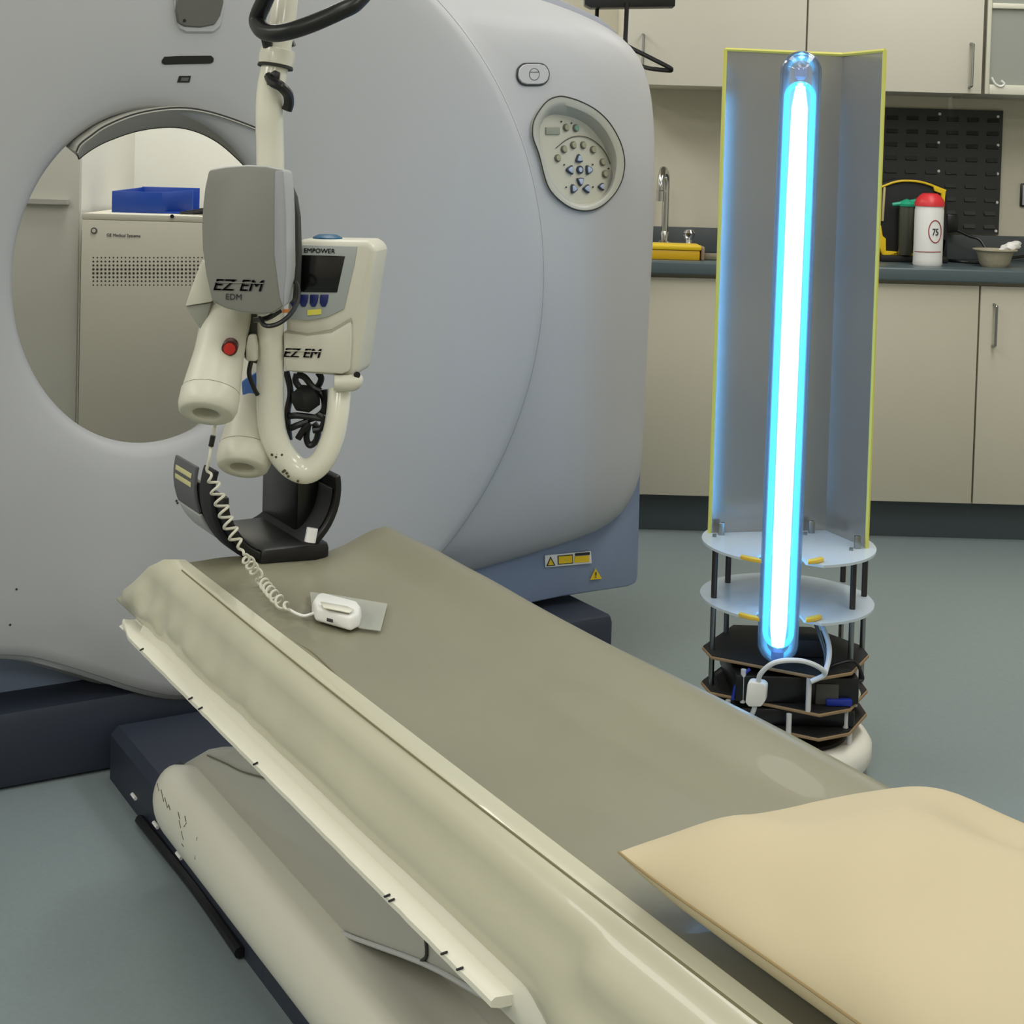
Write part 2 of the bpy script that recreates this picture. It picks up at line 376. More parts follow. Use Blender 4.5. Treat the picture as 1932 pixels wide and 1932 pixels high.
# wipes tub
WY = 4.90; wc = atY(1750, 490, WY).x; rw = .5*(atY(1777, 430, WY).x-atY(1722, 430, WY).x)
h_ = atY(1750, 383, WY).z-atY(1750, 495, WY).z
t = thing('wipes_tub', (wc, WY, ZW), 'white cylindrical wipes tub with a red domed lid on the worktop', 'tub')
bd = lathe('body', [(rw*.94, 0), (rw, .006), (rw*.98, .02), (rw*.98, h_-.012), (rw*.94, h_-.006), (rw*.94, h_)], (wc, WY, ZW), UP, mat('tub_white', (226, 226, 224), .4), t)
lathe('lid', [(rw*1.0, 0), (rw*1.0, .012), (rw*.9, .024), (rw*.62, .038), (rw*.5, .042), (0, .043)], (wc, WY, ZW+h_), UP, M_red, t)
def cyl_patch(name, L, m, parent, lift=.0008, seg=6):
    """flat pixel outline wrapped on the tub's side"""
    vs = []; 
    for (u, v) in L:
        p = atY(u, v, WY-rw); dx = max(-.97, min(.97, (p.x-wc)/rw)); R = rw*.98+lift
        vs.append(Vector((wc+R*dx, WY-R*math.sqrt(1-dx*dx), p.z)))
    return vs
def ring_on_tub(cu, cv, ru, rv, r, m, name):
    L = cyl_patch(name, [(cu+ru*math.cos(a*math.pi/18), cv+rv*math.sin(a*math.pi/18)) for a in range(36)], m, bd)
    return tube(name, L, r, m, bd, 6, closed=True)
ring_on_tub(1765, 437, 12.5, 21, .0016, mat('dark_red_ink', (150, 34, 44), .5), 'label_ring')
cp = cyl_patch('x', [(1765, 438)], None, None)[0]
nd = Vector((cp.x-wc, cp.y-WY, 0)).normalized()
text('lettering', '75', cp+nd*.001, (-nd.y, nd.x, 0) if nd.y < 0 else (nd.y, -nd.x, 0), UP, .022, M_ink, bd, .020, bold=.02)
L = cyl_patch('x', [(1723+54*k/14, 475.5) for k in range(15)], None, None); tube('label_line', L, .0012, MATS['dark_red_ink'], bd, 6)
bp_ = cyl_patch('x', [(1731, 458)], None, None)[0]
# bowl
BY = 4.93
bxp = atY(1876, 500, BY).x
t = thing('pulp_bowl', (bxp, BY, ZW), 'grey-beige moulded pulp bowl on the worktop', 'bowl')
rb = .5*(atY(1914, 480, BY).x-atY(1832, 480, BY).x)
lathe('shell', [(rb*.55, 0), (rb*.68, .012), (rb*.80, .045), (rb*.84, .050), (rb*1.0, .055), (rb, .059), (rb*.8, .060), (rb*.76, .053), (rb*.62, .018), (rb*.5, .006), (0, .006)], (bxp, BY, ZW), UP, mat('pulp', (176, 168, 146), .85, noise=.06, nscale=40, bump=.2), t)
bm = bmesh.new(); bmesh.ops.create_icosphere(bm, subdivisions=3, radius=1)
for v in bm.verts:
    n = v.co.normalized(); k = 1+.22*math.sin(5*n.x+3*n.z)*math.cos(4*n.y+1)
    v.co = Vector((bxp+rb*.72+.036*n.x*k, BY-.0+.02*n.y*k, ZW+.068+.016*n.z*k+.012*n.x))
tag(link_bm('paper_tissue', bm, M_label, None), 'crumpled white tissue lying over the rim of the pulp bowl', 'tissue')
# cables & plugs at right
cb = thing('power_cable', (atY(1800, 430, 5.24).x, 5.24, ZW), 'black power cable with a plug running from the suction unit across the worktop', 'cable')
box('plug', tuple(atY(1781, 437, 5.24)-Vector((0, .03, 0))), tuple(atY(1804, 404, 5.24)+Vector((0, .02, 0))), M_black, cb, .005)
pp = [atY(1803, 433, 5.22), atY(1830, 446, 5.21), atY(1850, 454, 5.2)]
pp += [Vector((atY(1875, 468, 5.15).x, 5.15, ZW+.012)), Vector((atY(1905, 470, 5.13).x, 5.12, ZW+.02)), Vector((atY(1945, 458, 5.12).x, 5.12, ZW+.03))]
tube('cord', pp, .005, M_black, cb, 8, smooth=6)
tube('cord', [Vector((atY(1785, 460, 5.1).x, 5.12, ZW+.006)), Vector((atY(1815, 478, 5.1).x, 5.05, ZW+.006)), Vector((atY(1850, 480, 5.1).x, 5.03, ZW+.006)), Vector((atY(1870, 470, 5.1).x, 5.1, ZW+.006))], .005, M_black, cb, 8, smooth=6)
sw = atY(1930, 368, WB-.012)
t = thing('wall_socket', (sw.x, WB, sw.z), 'black wall socket at the right edge of the photo', 'socket')
box('plate', (sw.x-.008, WB-.012, sw.z-.042), (sw.x+.08, WB-.001, sw.z+.042), M_black, t, .004)
box('face', (sw.x-.002, WB-.015, sw.z-.036), (sw.x+.074, WB-.011, sw.z+.036), M_lgrey, t, .002)

# ------------------------------------------------------------------ equipment rack seen through the bore
RY = 4.60; rx0, rz = atY(152, 400, RY).x+.004, atY(152, 402, RY).z
rk = thing('equipment_rack', (rx0+.35, RY+.25, 0), 'cream metal equipment rack with a perforated vent, seen through the scanner bore', 'rack')
box('body', (rx0, RY+.006, .0), (rx0+.70, WB-.14, rz), M_rack, rk, .004)
box('top_lip', (rx0, RY, rz-.018), (rx0+.70, RY+.006, rz), M_rack, rk, .001)
fp = box('front_panel', (rx0+.001, RY-.002, .02), (rx0+.699, RY+.006, rz-.02), M_rack, rk, .001)
p = atY(325, 408, RY); lathe('lock', [(.006, 0), (.006, .004)], (p.x, RY, p.z), (0, -1, 0), M_black, rk, 12)
p = atY(178, 435, RY); lathe('badge', [(.010, 0), (.010, .003)], (p.x, RY-.002, p.z), (0, -1, 0), mat('badge_dark', (86, 86, 82), .5), rk, 16)
lathe('badge_centre', [(.006, 0), (.006, .0042)], (p.x, RY-.002, p.z), (0, -1, 0), M_rack, rk, 16)
p = atY(233, 445, RY-.003)
text('lettering', 'GE Medical Systems', p, (1, 0, 0), UP, .013, M_ink, rk, .105)
bm = bmesh.new()
for r in range(8):
    for c in range(30):
        cc = atY(176+c*7.6, 486+r*7.4, RY-.0025); rr = .0042-.0005*abs(r-3.5)
        vs = [bm.verts.new((cc.x+rr*math.cos(k*math.pi/4), RY-.0025, cc.z+rr*math.sin(k*math.pi/4))) for k in range(8)]
        vb = [bm.verts.new(v.co+Vector((0, .002, 0))) for v in vs]; bm.faces.new(vs)
        for k in range(8): bm.faces.new((vs[k], vb[k], vb[(k+1) % 8], vs[(k+1) % 8]))
tag(link_bm('vent_holes', bm, mat('hole_dark', (70, 66, 56), .8), fp), kind='stuff')
# blue box on the rack
t = thing('blue_box', (atY(285, 380, 4.8).x, 4.8, rz), 'open blue corrugated tray standing on top of the equipment rack', 'box')
b0, b1 = atY(214, 385, 4.74).x, atY(356, 385, 4.74).x; zb_ = rz; zt_ = rz+.068
bw = .03
box('front_wall', (b0, 4.72, zb_), (b0+.16, 4.726, zt_), M_blue, t, .001)
prism('side_wall', [Vector((b0+.16, 4.72, zb_)), Vector((b1, 4.80, zb_)), Vector((b1, 4.80, zt_+.008)), Vector((b0+.16, 4.72, zt_))], (0, .006, 0), M_blue, t, .001)
box('back_wall', (b0+.05, 4.9, zb_), (b1, 4.906, zt_+.012), M_blue, t, .001)
box('bottom', (b0, 4.726, zb_), (b1, 4.9, zb_+.006), M_blue, t, .001)
prism('side_wall', [Vector((b0, 4.726, zb_)), Vector((b0+.05, 4.9, zb_)), Vector((b0+.05, 4.9, zt_+.01)), Vector((b0, 4.726, zt_))], (.006, 0, 0), M_blue, t, .001)
bm = bmesh.new(); hx = b1+.02
for k in range(5):
    L = [Vector((hx+.0+.06*math.cos(a*.5+k)*.6+.02*k, 4.70+.03*math.sin(a*.5+k), rz+.006+.004*k)) for a in range(13)]
    tube_bm(bm, L, .004, 6)
tag(link_bm('coiled_cable', bm, M_blackm, None), 'coiled black cable lying on the rack beside the blue tray', 'cable')

# ------------------------------------------------------------------ CT gantry
KB, KZ = .95, .92
half = [(.95, 1.76), (1.15, 1.745), (1.35, 1.69), (1.52, 1.615), (1.675, 1.568), (1.787, 1.549), (1.903, 1.516), (1.955, 1.492), (2.01, 1.45), (2.043, 1.37), (2.058, 1.25), (2.062, 1.084), (2.053, .707), (2.047, .455), (2.0, .375), (1.931, .345), (1.772, .316), (1.62, .293), (1.4, .270), (1.294, .25), (1.196, .207), (1.093, .158), (1.02, .13), (.95, .12)]
outl = half+[(2*.95-b_, z) for b_, z in half[-2:0:-1]]
SC = 2.95/2.85
outl = [(b_*SC, 1.2-(1.2-z)*SC) for b_, z in outl]
KBo = KB*SC
def out_r(th):
    dx, dz = math.cos(th), math.sin(th); best = 0
    for i in range(len(outl)):
        (x1, z1), (x2, z2) = outl[i], outl[(i+1) % len(outl)]
        x1 -= KB; x2 -= KB; z1 -= KZ; z2 -= KZ
        ex, ez = x2-x1, z2-z1; det = dx*(-ez)+ex*dz
        if abs(det) < 1e-9: continue
        t_ = (x1*(-ez)+ex*z1)/det; s_ = (dx*z1-dz*x1)/det
        if t_ > 0 and -1e-6 <= s_ <= 1+1e-6: best = max(best, t_)
    return best
NT = 240
raw = [out_r(2*math.pi*i/NT) for i in range(NT)]
OR = [sum(raw[(i+k) % NT]*wt_ for k, wt_ in ((-2, .1), (-1, .2), (0, .4), (1, .2), (2, .1))) for i in range(NT)]
gan = thing('ct_scanner_gantry', G(3.2, KB, 0), 'large white and grey CT scanner gantry with a round bore', 'ct scanner')
def build_cover():
    bm = bmesh.new(); rings = []
    for i in range(NT):
        th = 2*math.pi*i/NT; ro = OR[i]; rd = min(.795, ro-.045)
        prof = [(.66, 3.75), (.50, 3.4), (.42, 3.05), (.36, 2.9), (.333, 2.84), (.323, 2.82), (.323, 2.806), (.332, 2.795), (.35, 2.788), (.40, 2.781), (.48, 2.775), (.56, 2.772), (.64, 2.772),
                (rd-.06, 2.774), (rd-.02, 2.778), (rd, 2.783), (rd+.006, 2.792), (rd+.014, 2.797)]
        for f in (.25, .5, .75):
            prof.append((rd+.014+(ro-.08-rd-.014)*f if ro-.08 > rd+.02 else rd+.014+(ro-rd-.014)*f*.2, 2.797+.045*f))
        e = max(ro-.07, rd+.022)
        prof += [(e, 2.85), (e+(ro-e)*.5, 2.868), (e+(ro-e)*.82, 2.892), (e+(ro-e)*.96, 2.92), (ro, 2.955), (ro+.004, 3.1), (ro, 3.5), (ro-.02, 3.7), (ro-.05, 3.75)]
        ring = []
        for r, A in prof:
            f = min(1, max(0, (r-.35)/.30)); f = f*f*(3-2*f)
            if A > 2.97 and r > .7: f = 1
            cb_, cz_ = .868+(KB-.868)*f, .953+(KZ-.953)*f
            if A > 2.97 and r <= .7: cb_, cz_ = .868+.05*(A-2.97), .953
            sx_ = .81+.19*f if r < .66 and A < 3.0 else (.81+.19*min(1, max(0, (A-3.0)/.5)) if r <= .7 else 1)
            ring.append(bm.verts.new(G(A, cb_+r*sx_*math.cos(th), cz_+r*math.sin(th))))
        rings.append(ring)
    n = len(rings[0])
    for i in range(NT):
        a, b_ = rings[i], rings[(i+1) % NT]
        for k in range(n-1): bm.faces.new((a[k], a[k+1], b_[k+1], b_[k]))
        bm.faces.new((a[n-1], a[0], b_[0], b_[n-1]))
    bmesh.ops.recalc_face_normals(bm, faces=bm.faces)
    tree = BVHTree.FromBMesh(bm)
    return link_bm('cover', bm, M_gan, gan, 50), tree
cover, GT = build_cover()
def ong(u, v, lift=.0):
    d = ray(u, v).normalized(); h = GT.ray_cast(O, d)
    if h[0] is None: return atA(u, v, 2.85), -AX
    n = h[1]; n = n if n.dot(d) < 0 else -n
    return h[0]+n*lift, n
def decal(name, L, m, parent, lift=.001, thick=.003, bev=.0005, dense=0):
    """outline drawn on the gantry's skin, extruded slightly outwards"""
    P_ = [ong(u, v)[0] for u, v in L]; n = sum((ong(u, v)[1] for u, v in L), Vector()).normalized()
    if n.length < .1: n = -AX
    return prism(name, [p-n*.004 for p in P_], n*(thick+lift+.004), m, parent, bev, 1)
# seams
tube('disc_seam', [G(2.787, KB+(min(.795, OR[i]-.045)+.002)*math.cos(2*math.pi*i/NT), KZ+(min(.795, OR[i]-.045)+.002)*math.sin(2*math.pi*i/NT)) for i in range(NT)], .0016, mat('seam_grey', (128, 130, 132), .7), gan, 6, closed=True)
# grey arch in the top of the bore
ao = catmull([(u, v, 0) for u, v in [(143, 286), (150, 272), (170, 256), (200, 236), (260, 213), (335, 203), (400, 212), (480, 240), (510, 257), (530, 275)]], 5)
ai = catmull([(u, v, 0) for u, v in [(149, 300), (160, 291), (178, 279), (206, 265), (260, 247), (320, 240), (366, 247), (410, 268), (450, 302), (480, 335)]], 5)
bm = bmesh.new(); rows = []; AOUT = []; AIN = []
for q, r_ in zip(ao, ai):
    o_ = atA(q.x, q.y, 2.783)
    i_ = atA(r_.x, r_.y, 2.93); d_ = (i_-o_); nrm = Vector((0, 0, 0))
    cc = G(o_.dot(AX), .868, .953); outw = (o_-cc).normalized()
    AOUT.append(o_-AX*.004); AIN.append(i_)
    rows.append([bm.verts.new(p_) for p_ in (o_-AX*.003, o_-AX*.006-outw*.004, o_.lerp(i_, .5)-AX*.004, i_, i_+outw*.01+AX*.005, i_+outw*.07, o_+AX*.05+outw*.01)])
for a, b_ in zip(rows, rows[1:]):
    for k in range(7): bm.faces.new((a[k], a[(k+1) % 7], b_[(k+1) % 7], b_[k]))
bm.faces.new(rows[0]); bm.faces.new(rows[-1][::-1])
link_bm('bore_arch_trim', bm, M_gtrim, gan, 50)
tube('arch_seam', AOUT+AIN[::-1], .0015, M_seam, gan, 6, closed=True)
def arc(r, A, a0, a1, n=40): return [G(A, .868+.81*r*math.cos(math.radians(a0+(a1-a0)*k/n)), .953+r*math.sin(math.radians(a0+(a1-a0)*k/n))) for k in range(n+1)]
tube('bore_ring', arc(.334, 2.83, 155, 385, 80), .004, M_cream, gan, 8)
tube('bore_ring_seam', arc(.335, 2.80, 195, 345, 60)[::1]+arc(.3245, 2.806, 345, 195, 60), .0011, mat('seam_grey', (128, 130, 132), .7), gan, 6)
# skirt under the cover: follows the cover's lower edge inside the shell
low = [(b_, z) for b_, z in outl if z < .75]
low.sort()
pts = [G(2.95, b_+(.012 if b_ < KBo else -.012), z+.05) for b_, z in low]
bot = [(2.118, .192), (2.112, .178), (2.09, .172), (1.9, .172), (1.45, .150), (.98, .097), (.5, .12), (.05, .165), (-.14, .185), (-.165, .215)]
pts += [G(2.95, b_, z) for b_, z in bot]
prism('skirt', [p-AX*.045 for p in pts], AX*.78, M_skirt, gan, .012, 3)
SKF = 2.905
tube('skirt_seam', [G(2.925, b_, z-.003) for b_, z in low if 0 < b_ < 3], .003, M_seam, gan, 6, smooth=3)
box('plinth', (2.80, -.17, 0), (3.62, 1.98, .15), M_navy, gan, .02, 'g')
# display pod, slot, sticker
decal('display_surround', [(322, -30), (326, -6), (332, 30), (336, 54), (350, 62), (402, 62), (416, 50), (424, 10), (426, -30)], M_gan, gan, .001, .004, .003)
decal('display_window', [(331, -30), (330, 20), (334, 44), (345, 50), (375, 52), (402, 47), (413, 30), (419, 6), (420, -30)], mat('smoked_window', (96, 96, 92), .25), gan, .005, .004, .002)
p, n = ong(345, 39); lathe('sensor', [(.003, .0), (.003, .011)], p, n, M_black, gan, 10)
decal('vent_slot', [(305, 114), (310, 107), (340, 105.5), (398, 105), (403, 110), (402, 117), (396, 120), (340, 121), (310, 122), (305, 119)], M_black, gan, .0005, .001, 0)
decal('sensor_window', [(338, 143), (360, 143), (357, 155.5), (334, 155.5)], M_blackm, gan, .0005, .001, 0)
decal('sensor_glass', [(342, 146), (356, 146), (354, 152.5), (340, 152.5)], MATS['smoked_window'], gan, .001, .0015, 0)
for u, v in [(333, 945), (335, 949), (31, 1112), (19, 1179)]:
    p, n = ong(u, v, -.0005); lathe('chip_mark', [(.0026, 0), (.0022, .0012)], p, n, M_seam, gan, 7)
# oval stop button
ov = [(975, 140), (977, 130), (984, 123), (992, 121), (1016, 121), (1026, 124), (1032, 132), (1034, 141), (1031, 152), (1024, 158), (1014, 160), (992, 160), (982, 157), (976, 149)]
ovo = decal('stop_button_housing', ov, M_gan, gan, .001, .005, .002)
tube('stop_button_seam', [ong(u, v, .0022)[0] for u, v in catmull([(u, v, 0) for u, v in ov], 4, True) and [(q.x, q.y) for q in catmull([(u, v, 0) for u, v in ov], 4, True)]], .0026, M_seam, gan, 6, closed=True)
p, n = ong(1005, 141, .0085); tube('stop_button', [ong(1005+9.5*math.cos(k*math.pi/10), 141+11*math.sin(k*math.pi/10), .0058)[0] for k in range(20)], .0009, M_seam, gan, 6, closed=True)
tube('stop_button_mark', [ong(997, 137, .0058)[0], ong(1013, 137, .0058)[0]], .0009, M_seam, gan, 6)
# control panel
def z4(L): return [(900+x*.18634, 60+y*.18634) for x, y in L]
outer = z4([(545, 1000), (560, 900), (620, 790), (700, 700), (800, 658), (900, 665), (1050, 715), (1200, 800), (1330, 930), (1430, 1110), (1475, 1300), (1455, 1480), (1390, 1620), (1290, 1730), (1180, 1795), (1060, 1812), (930, 1780), (800, 1690), (710, 1580), (660, 1440), (610, 1240), (555, 1090)])
inner = z4([(610, 1000), (640, 900), (700, 810), (770, 762), (850, 745), (930, 758), (1060, 805), (1190, 885), (1300, 1010), (1375, 1160), (1405, 1300), (1390, 1460), (1345, 1590), (1270, 1685), (1170, 1745), (1060, 1765), (950, 1735), (850, 1660), (765, 1550), (705, 1420), (655, 1250), (615, 1110)])
plate_ = z4([(632, 985), (655, 920), (690, 870), (760, 838), (850, 842), (950, 862), (1050, 905), (1130, 960), (1200, 1030), (1260, 1110), (1310, 1210), (1345, 1310), (1360, 1440), (1335, 1560), (1270, 1660), (1170, 1722), (1060, 1742), (950, 1715), (860, 1645), (775, 1540), (715, 1415), (662, 1245), (632, 1110)])
def deeper(u, v, d_): return ong(u, v)[0]+ray(u, v).normalized()*d_
_p1, _p2, _p3 = deeper(1050, 385, .010), deeper(1012, 240, .024), deeper(1150, 280, .036)
FN = (_p2-_p1).cross(_p3-_p1).normalized(); FN = FN if FN.dot(AX) < 0 else -FN
def onfl(u, v, lift=0):
    d = ray(u, v); q = O+d*((_p1-O).dot(FN)/d.dot(FN)); return q+FN*lift, FN
cpn, cpnn = ong(1090, 290)
cpl = thing_part = None
def resample(L, ref):
    c_ = (1090, 290); out = []
    for r_ in ref:
        a_ = math.atan2(r_.y-c_[1], r_.x-c_[0]); out.append(min(L, key=lambda q: abs(math.atan2(math.sin(math.atan2(q.y-c_[1], q.x-c_[0])-a_), math.cos(math.atan2(q.y-c_[1], q.x-c_[0])-a_)))))
    return out
bm = bmesh.new()
oo = catmull([(u, v, 0) for u, v in outer], 4, True); ii = catmull([(u, v, 0) for u, v in inner], 4, True)
R0 = [ong(q.x, q.y, -.004)[0] for q in oo]; R1 = [ong(q.x, q.y, .006)[0] for q in oo]
R2 = [ong(q.x*.45+r_.x*.55, q.y*.45+r_.y*.55, .006)[0] for q, r_ in zip(oo, ii)]; R3 = [ong(q.x, q.y, .003)[0] for q in ii]; pp_ = catmull([(u, v, 0) for u, v in plate_], 4, True)
R4 = [onfl(q.x, q.y)[0] for q in resample(pp_, ii)]
vr = [[bm.verts.new(p_) for p_ in R_] for R_ in (R0, R1, R2, R3, R4)]
for a, b_ in zip(vr, vr[1:]):
    for k in range(len(a)): bm.faces.new((a[k], a[(k+1) % len(a)], b_[(k+1) % len(a)], b_[k]))
_cut = prism('cut', [ong(q.x, q.y, .03)[0] for q in ii[::2]], AX*.12, None, None, 0)
_md = cover.modifiers.new('b', 'BOOLEAN'); _md.operation = 'DIFFERENCE'; _md.object = _cut; _md.solver = 'EXACT'
bpy.context.view_layer.update(); _orig = cover.copy(); _orig.data = cover.data.copy(); _orig.modifiers.clear(); COL.objects.link(_orig)
_dt = cover.modifiers.new('n', 'DATA_TRANSFER'); _dt.object = _orig; _dt.use_loop_data = True; _dt.data_types_loops = {'CUSTOM_NORMAL'}; _dt.loop_mapping = 'POLYINTERP_NEAREST'
bpy.context.view_layer.update()
_me = bpy.data.meshes.new_from_object(cover.evaluated_get(bpy.context.evaluated_depsgraph_get()))
cover.modifiers.clear(); cover.data = _me; bpy.data.objects.remove(_cut); bpy.data.objects.remove(_orig)
bez = link_bm('control_panel', bm, mat('bezel_grey', (176, 176, 166), .4), gan, 40)
bm = bmesh.new(); bm.faces.new([bm.verts.new(onfl(q.x, q.y, .0003)[0]) for q in pp_])
link_bm('panel_face', bm, mat('panel_face', (186, 184, 168), .45), bez, 60)
tube('panel_seam', R1, .0016, M_seam, bez, 6, closed=True)
arcp = z4([(790, 1180), (880, 1105), (960, 1065), (1050, 1058), (1140, 1085), (1230, 1150), (1300, 1240), (1340, 1340)])
tube('panel_groove', [onfl(q.x, q.y, .003)[0] for q in catmull([(u, v, 0) for u, v in arcp], 4)], .0009, M_seam, bez, 6)
M_b1 = mat('button_olive', (150, 148, 124), .4); M_b2 = mat('button_blue_grey', (164, 176, 196), .4); M_brim = mat('button_rim', (44, 52, 72), .4)
def vfr(n):
    r_ = n.cross(UP)*-1; r_.normalize(); u_ = r_.cross(n)*-1
    if u_.z < 0: u_ = -u_
    if r_.dot(BX) < 0: r_ = -r_
    return r_, u_.normalized()
for (x, y) in [(810, 1280), (873, 1190), (968, 1148), (1068, 1148), (1168, 1195), (1265, 1320), (1288, 1440), (895, 970), (993, 975)]:
    u, v = z4([(x, y)])[0]; p, n = onfl(u, v, .001); b_ = lathe('button', [(.0086, 0), (.0086, .0035), (.0075, .0045)], p, n, MATS.get('seam_mid') or mat('seam_mid', (96, 94, 80), .5), bez, 16)
    lathe('button_cap', [(.0068, .004), (.0066, .0058), (0, .006)], p, n, M_b1 if (x, y) != (993, 975) else mat('button_green', (110, 150, 130), .4), b_, 16)
def tri(u, v, ang, s=1.0, rnd=False):
    p, n = onfl(u, v, .001); r_, u_ = vfr(n); a = math.radians(ang)
    base = [(-.8, -.62), (-.9, -.35), (-.35, .75), (0, 1.0), (.35, .75), (.9, -.35), (.8, -.62), (0, -.72)]
    pts = []
    for sc, dep in ((.0118, 0), (.0118, .0045)):
        pass
    def ring(sc): return [p+(r_*(x*math.cos(a)-y*math.sin(a))+u_*(x*math.sin(a)+y*math.cos(a)))*sc*s for x, y in base]
    b_ = prism('button', ring(.0118), n*.0045, M_brim, bez, .0008); prism('button_cap', [q+n*.004 for q in ring(.0078)], n*.003, M_b2, b_, .0006)
for x, y, a, s_ in [(1022, 1288, 0, 1), (932, 1400, 90, 1.05), (1122, 1400, -90, 1.05), (1035, 1515, 180, 1), (968, 1590, 25, 1), (1100, 1590, -30, 1), (1250, 1568, -30, .9)]:
    u, v = z4([(x, y)])[0]; tri(u, v, a, s_)
u, v = z4([(1032, 1398)])[0]; p, n = onfl(u, v, .001); b_ = lathe('button', [(.0095, 0), (.0095, .004)], p, n, M_brim, bez, 18); lathe('button_cap', [(.0055, .003), (.0055, .0055)], p, n, M_b2, b_, 16)
dl = z4([(690, 967), (828, 967), (830, 1040), (690, 1040)])
prism('panel_display', [onfl(a_, b_, .001)[0] for a_, b_ in dl], FN*.003, mat('lcd', (142, 146, 132), .3), bez, .0005)
for x, y in [(848, 910), (950, 925), (877, 1347), (1165, 1345), (1325, 1385), (1168, 1572), (897, 1574)]:
    u, v = z4([(x, y)])[0]; p, n = onfl(u, v, .001); lathe('indicator', [(.0018, 0), (.0018, .0025)], p, n, M_seam, bez, 8)
# stickers on the skirt
def onskirt(u, v, lift=.001): return atA(u, v, SKF-.004-lift)
st = prism('warning_sticker', [onskirt(u, v) for u, v in [(1028, 1048), (1115, 1040), (1117, 1063), (1029, 1071)]], AX*.002, M_label, gan, .001)
prism('sticker_field', [onskirt(u, v, .0018) for u, v in [(1052, 1048.5), (1081, 1046), (1081.5, 1063), (1052.5, 1065.5)]], AX*.001, M_ink, st, 0)
prism('sticker_field', [onskirt(u, v, .0024) for u, v in [(1054, 1050), (1079.5, 1048), (1080, 1061.5), (1054.5, 1064)]], AX*.001, M_yel, st, 0)
prism('sticker_field', [onskirt(u, v, .0022) for u, v in [(1085, 1044), (1113, 1041.5), (1113, 1047), (1085, 1049)]], AX*.001, M_ink, st, 0)
prism('sticker_field', [onskirt(u, v, .0022) for u, v in [(1084, 1050), (1112, 1048), (1112, 1060), (1084, 1062)]], AX*.001, M_yel, st, 0)
prism('warning_mark', [onskirt(u, v, .0022) for u, v in [(1039, 1050), (1048, 1067), (1031, 1068.5)]], AX*.001, M_ink, st, 0)
prism('warning_mark', [onskirt(u, v, .0028) for u, v in [(1039, 1054), (1045, 1065.5), (1034, 1066.5)]], AX*.001, M_yel, st, 0)
s2 = prism('warning_triangle', [onskirt(u, v) for u, v in [(1124, 1073), (1136, 1092), (1114, 1094)]], AX*.002, M_yel, gan, 0)
text('lettering', '!', onskirt(1124.5, 1084.5, .003), BX, UP, .014, M_ink, s2, bold=.03)
# top grey trim on the right shoulder
L = [(b_, z) for b_, z in outl if z > 1.4 and b_ > 1.2]
L.sort()
prism('top_trim', [G(2.93, b_, z-.014) for b_, z in L if b_ < 2.06]+[G(2.93, b_, z+.016*min(1, (2.08-b_)/.12)) for b_, z in reversed(L) if b_ < 2.06], AX*.5, mat('trim_blue_grey', (150, 154, 166), .5), gan, .002)

# ------------------------------------------------------------------ patient table
tb = thing('patient_table', G(1.5, .93, 0), 'white patient table of the CT scanner running from the lower right to the gantry', 'patient table')
AF, AN = 2.21, .30
def extr(name, prof, a0, a1, m, parent, n=2, ang=40, closed=True, bev=0):
    bm = bmesh.new(); rows = []
    for i in range(n):
        A = a0+(a1-a0)*i/(n-1); rows.append([bm.verts.new(G(A, b_, z)) for b_, z in prof])
    k = len(prof)
    for a, b_ in zip(rows, rows[1:]):
        for i in range(k if closed else k-1): bm.faces.new((a[i], a[(i+1) % k], b_[(i+1) % k], b_[i]))
    if closed: bm.faces.new(rows[0]); bm.faces.new(rows[-1][::-1])
    bmesh.ops.recalc_face_normals(bm, faces=bm.faces)
    if bev: bevel_bm(bm, bev, 2, 50)
    return link_bm(name, bm, m, parent, ang)
# floor platform, base, column
extr('floor_platform', [(.795, 0), (.795, .085), (.81, .10), (1.16, .10), (1.17, 0)], 2.77, AN, M_navy, tb)
def arcpts(cb_, cz_, rb, rz, a0, a1, n=8): return [(cb_+rb*math.cos(math.radians(a0+(a1-a0)*k/n)), cz_+rz*math.sin(math.radians(a0+(a1-a0)*k/n))) for k in range(n+1)]
bm = bmesh.new(); prof = [(.80, .105), (.745, .105)]+arcpts(.76, .16, .038, .056, 225, 90, 10)+[(.80, .208), (.83, .200), (1.08, .200), (1.1, .105)]
rows = []
for i in range(14):
    t_ = min(1, i/8); e = math.sin(t_*math.pi/2); A = 2.34-(1-math.cos(t_*math.pi/2))*.09 if i <= 8 else 2.25-(i-8)*(2.25-AN)/5
    row = []
    for b_, z in prof:
        zz = .13+(z-.13)*(.35+.65*e) if z > .13 else z
        bb = b_+(.80-b_)*(1-e)*.6 if b_ < .80 else b_
        row.append(bm.verts.new(G(A, bb, zz)))
    rows.append(row)
for a, b_ in zip(rows, rows[1:]):
    for k in range(len(prof)): bm.faces.new((a[k], a[(k+1) % len(prof)], b_[(k+1) % len(prof)], b_[k]))
bm.faces.new(rows[0]); bm.faces.new(rows[-1][::-1])
link_bm('base_cover', bm, M_beam, tb, 50)
tube('base_seam', [G(2.335, .786, .194), G(2.30, .786, .184), G(1.838, .786, .181)], .0025, M_seam, tb, 6)
sp = [(2.335, .19), (2.30, .181), (1.838, .178), (1.708, .204), (1.475, .276), (1.336, .308), (1.05, .37), (.9, .40), (.9, .44), (2.05, .44), (2.05, .33), (2.125, .29), (2.22, .255)]
side = prism('side_panel', [G(A, .79, z) for A, z in sp], BX*.03, M_panel, tb, .004)
tube('panel_edge', [G(A, .788, z) for A, z in [(1.842, .178), (1.708, .204), (1.475, .276), (1.336, .308), (1.1, .36)]], .003, M_lgrey, side, 8, smooth=4)
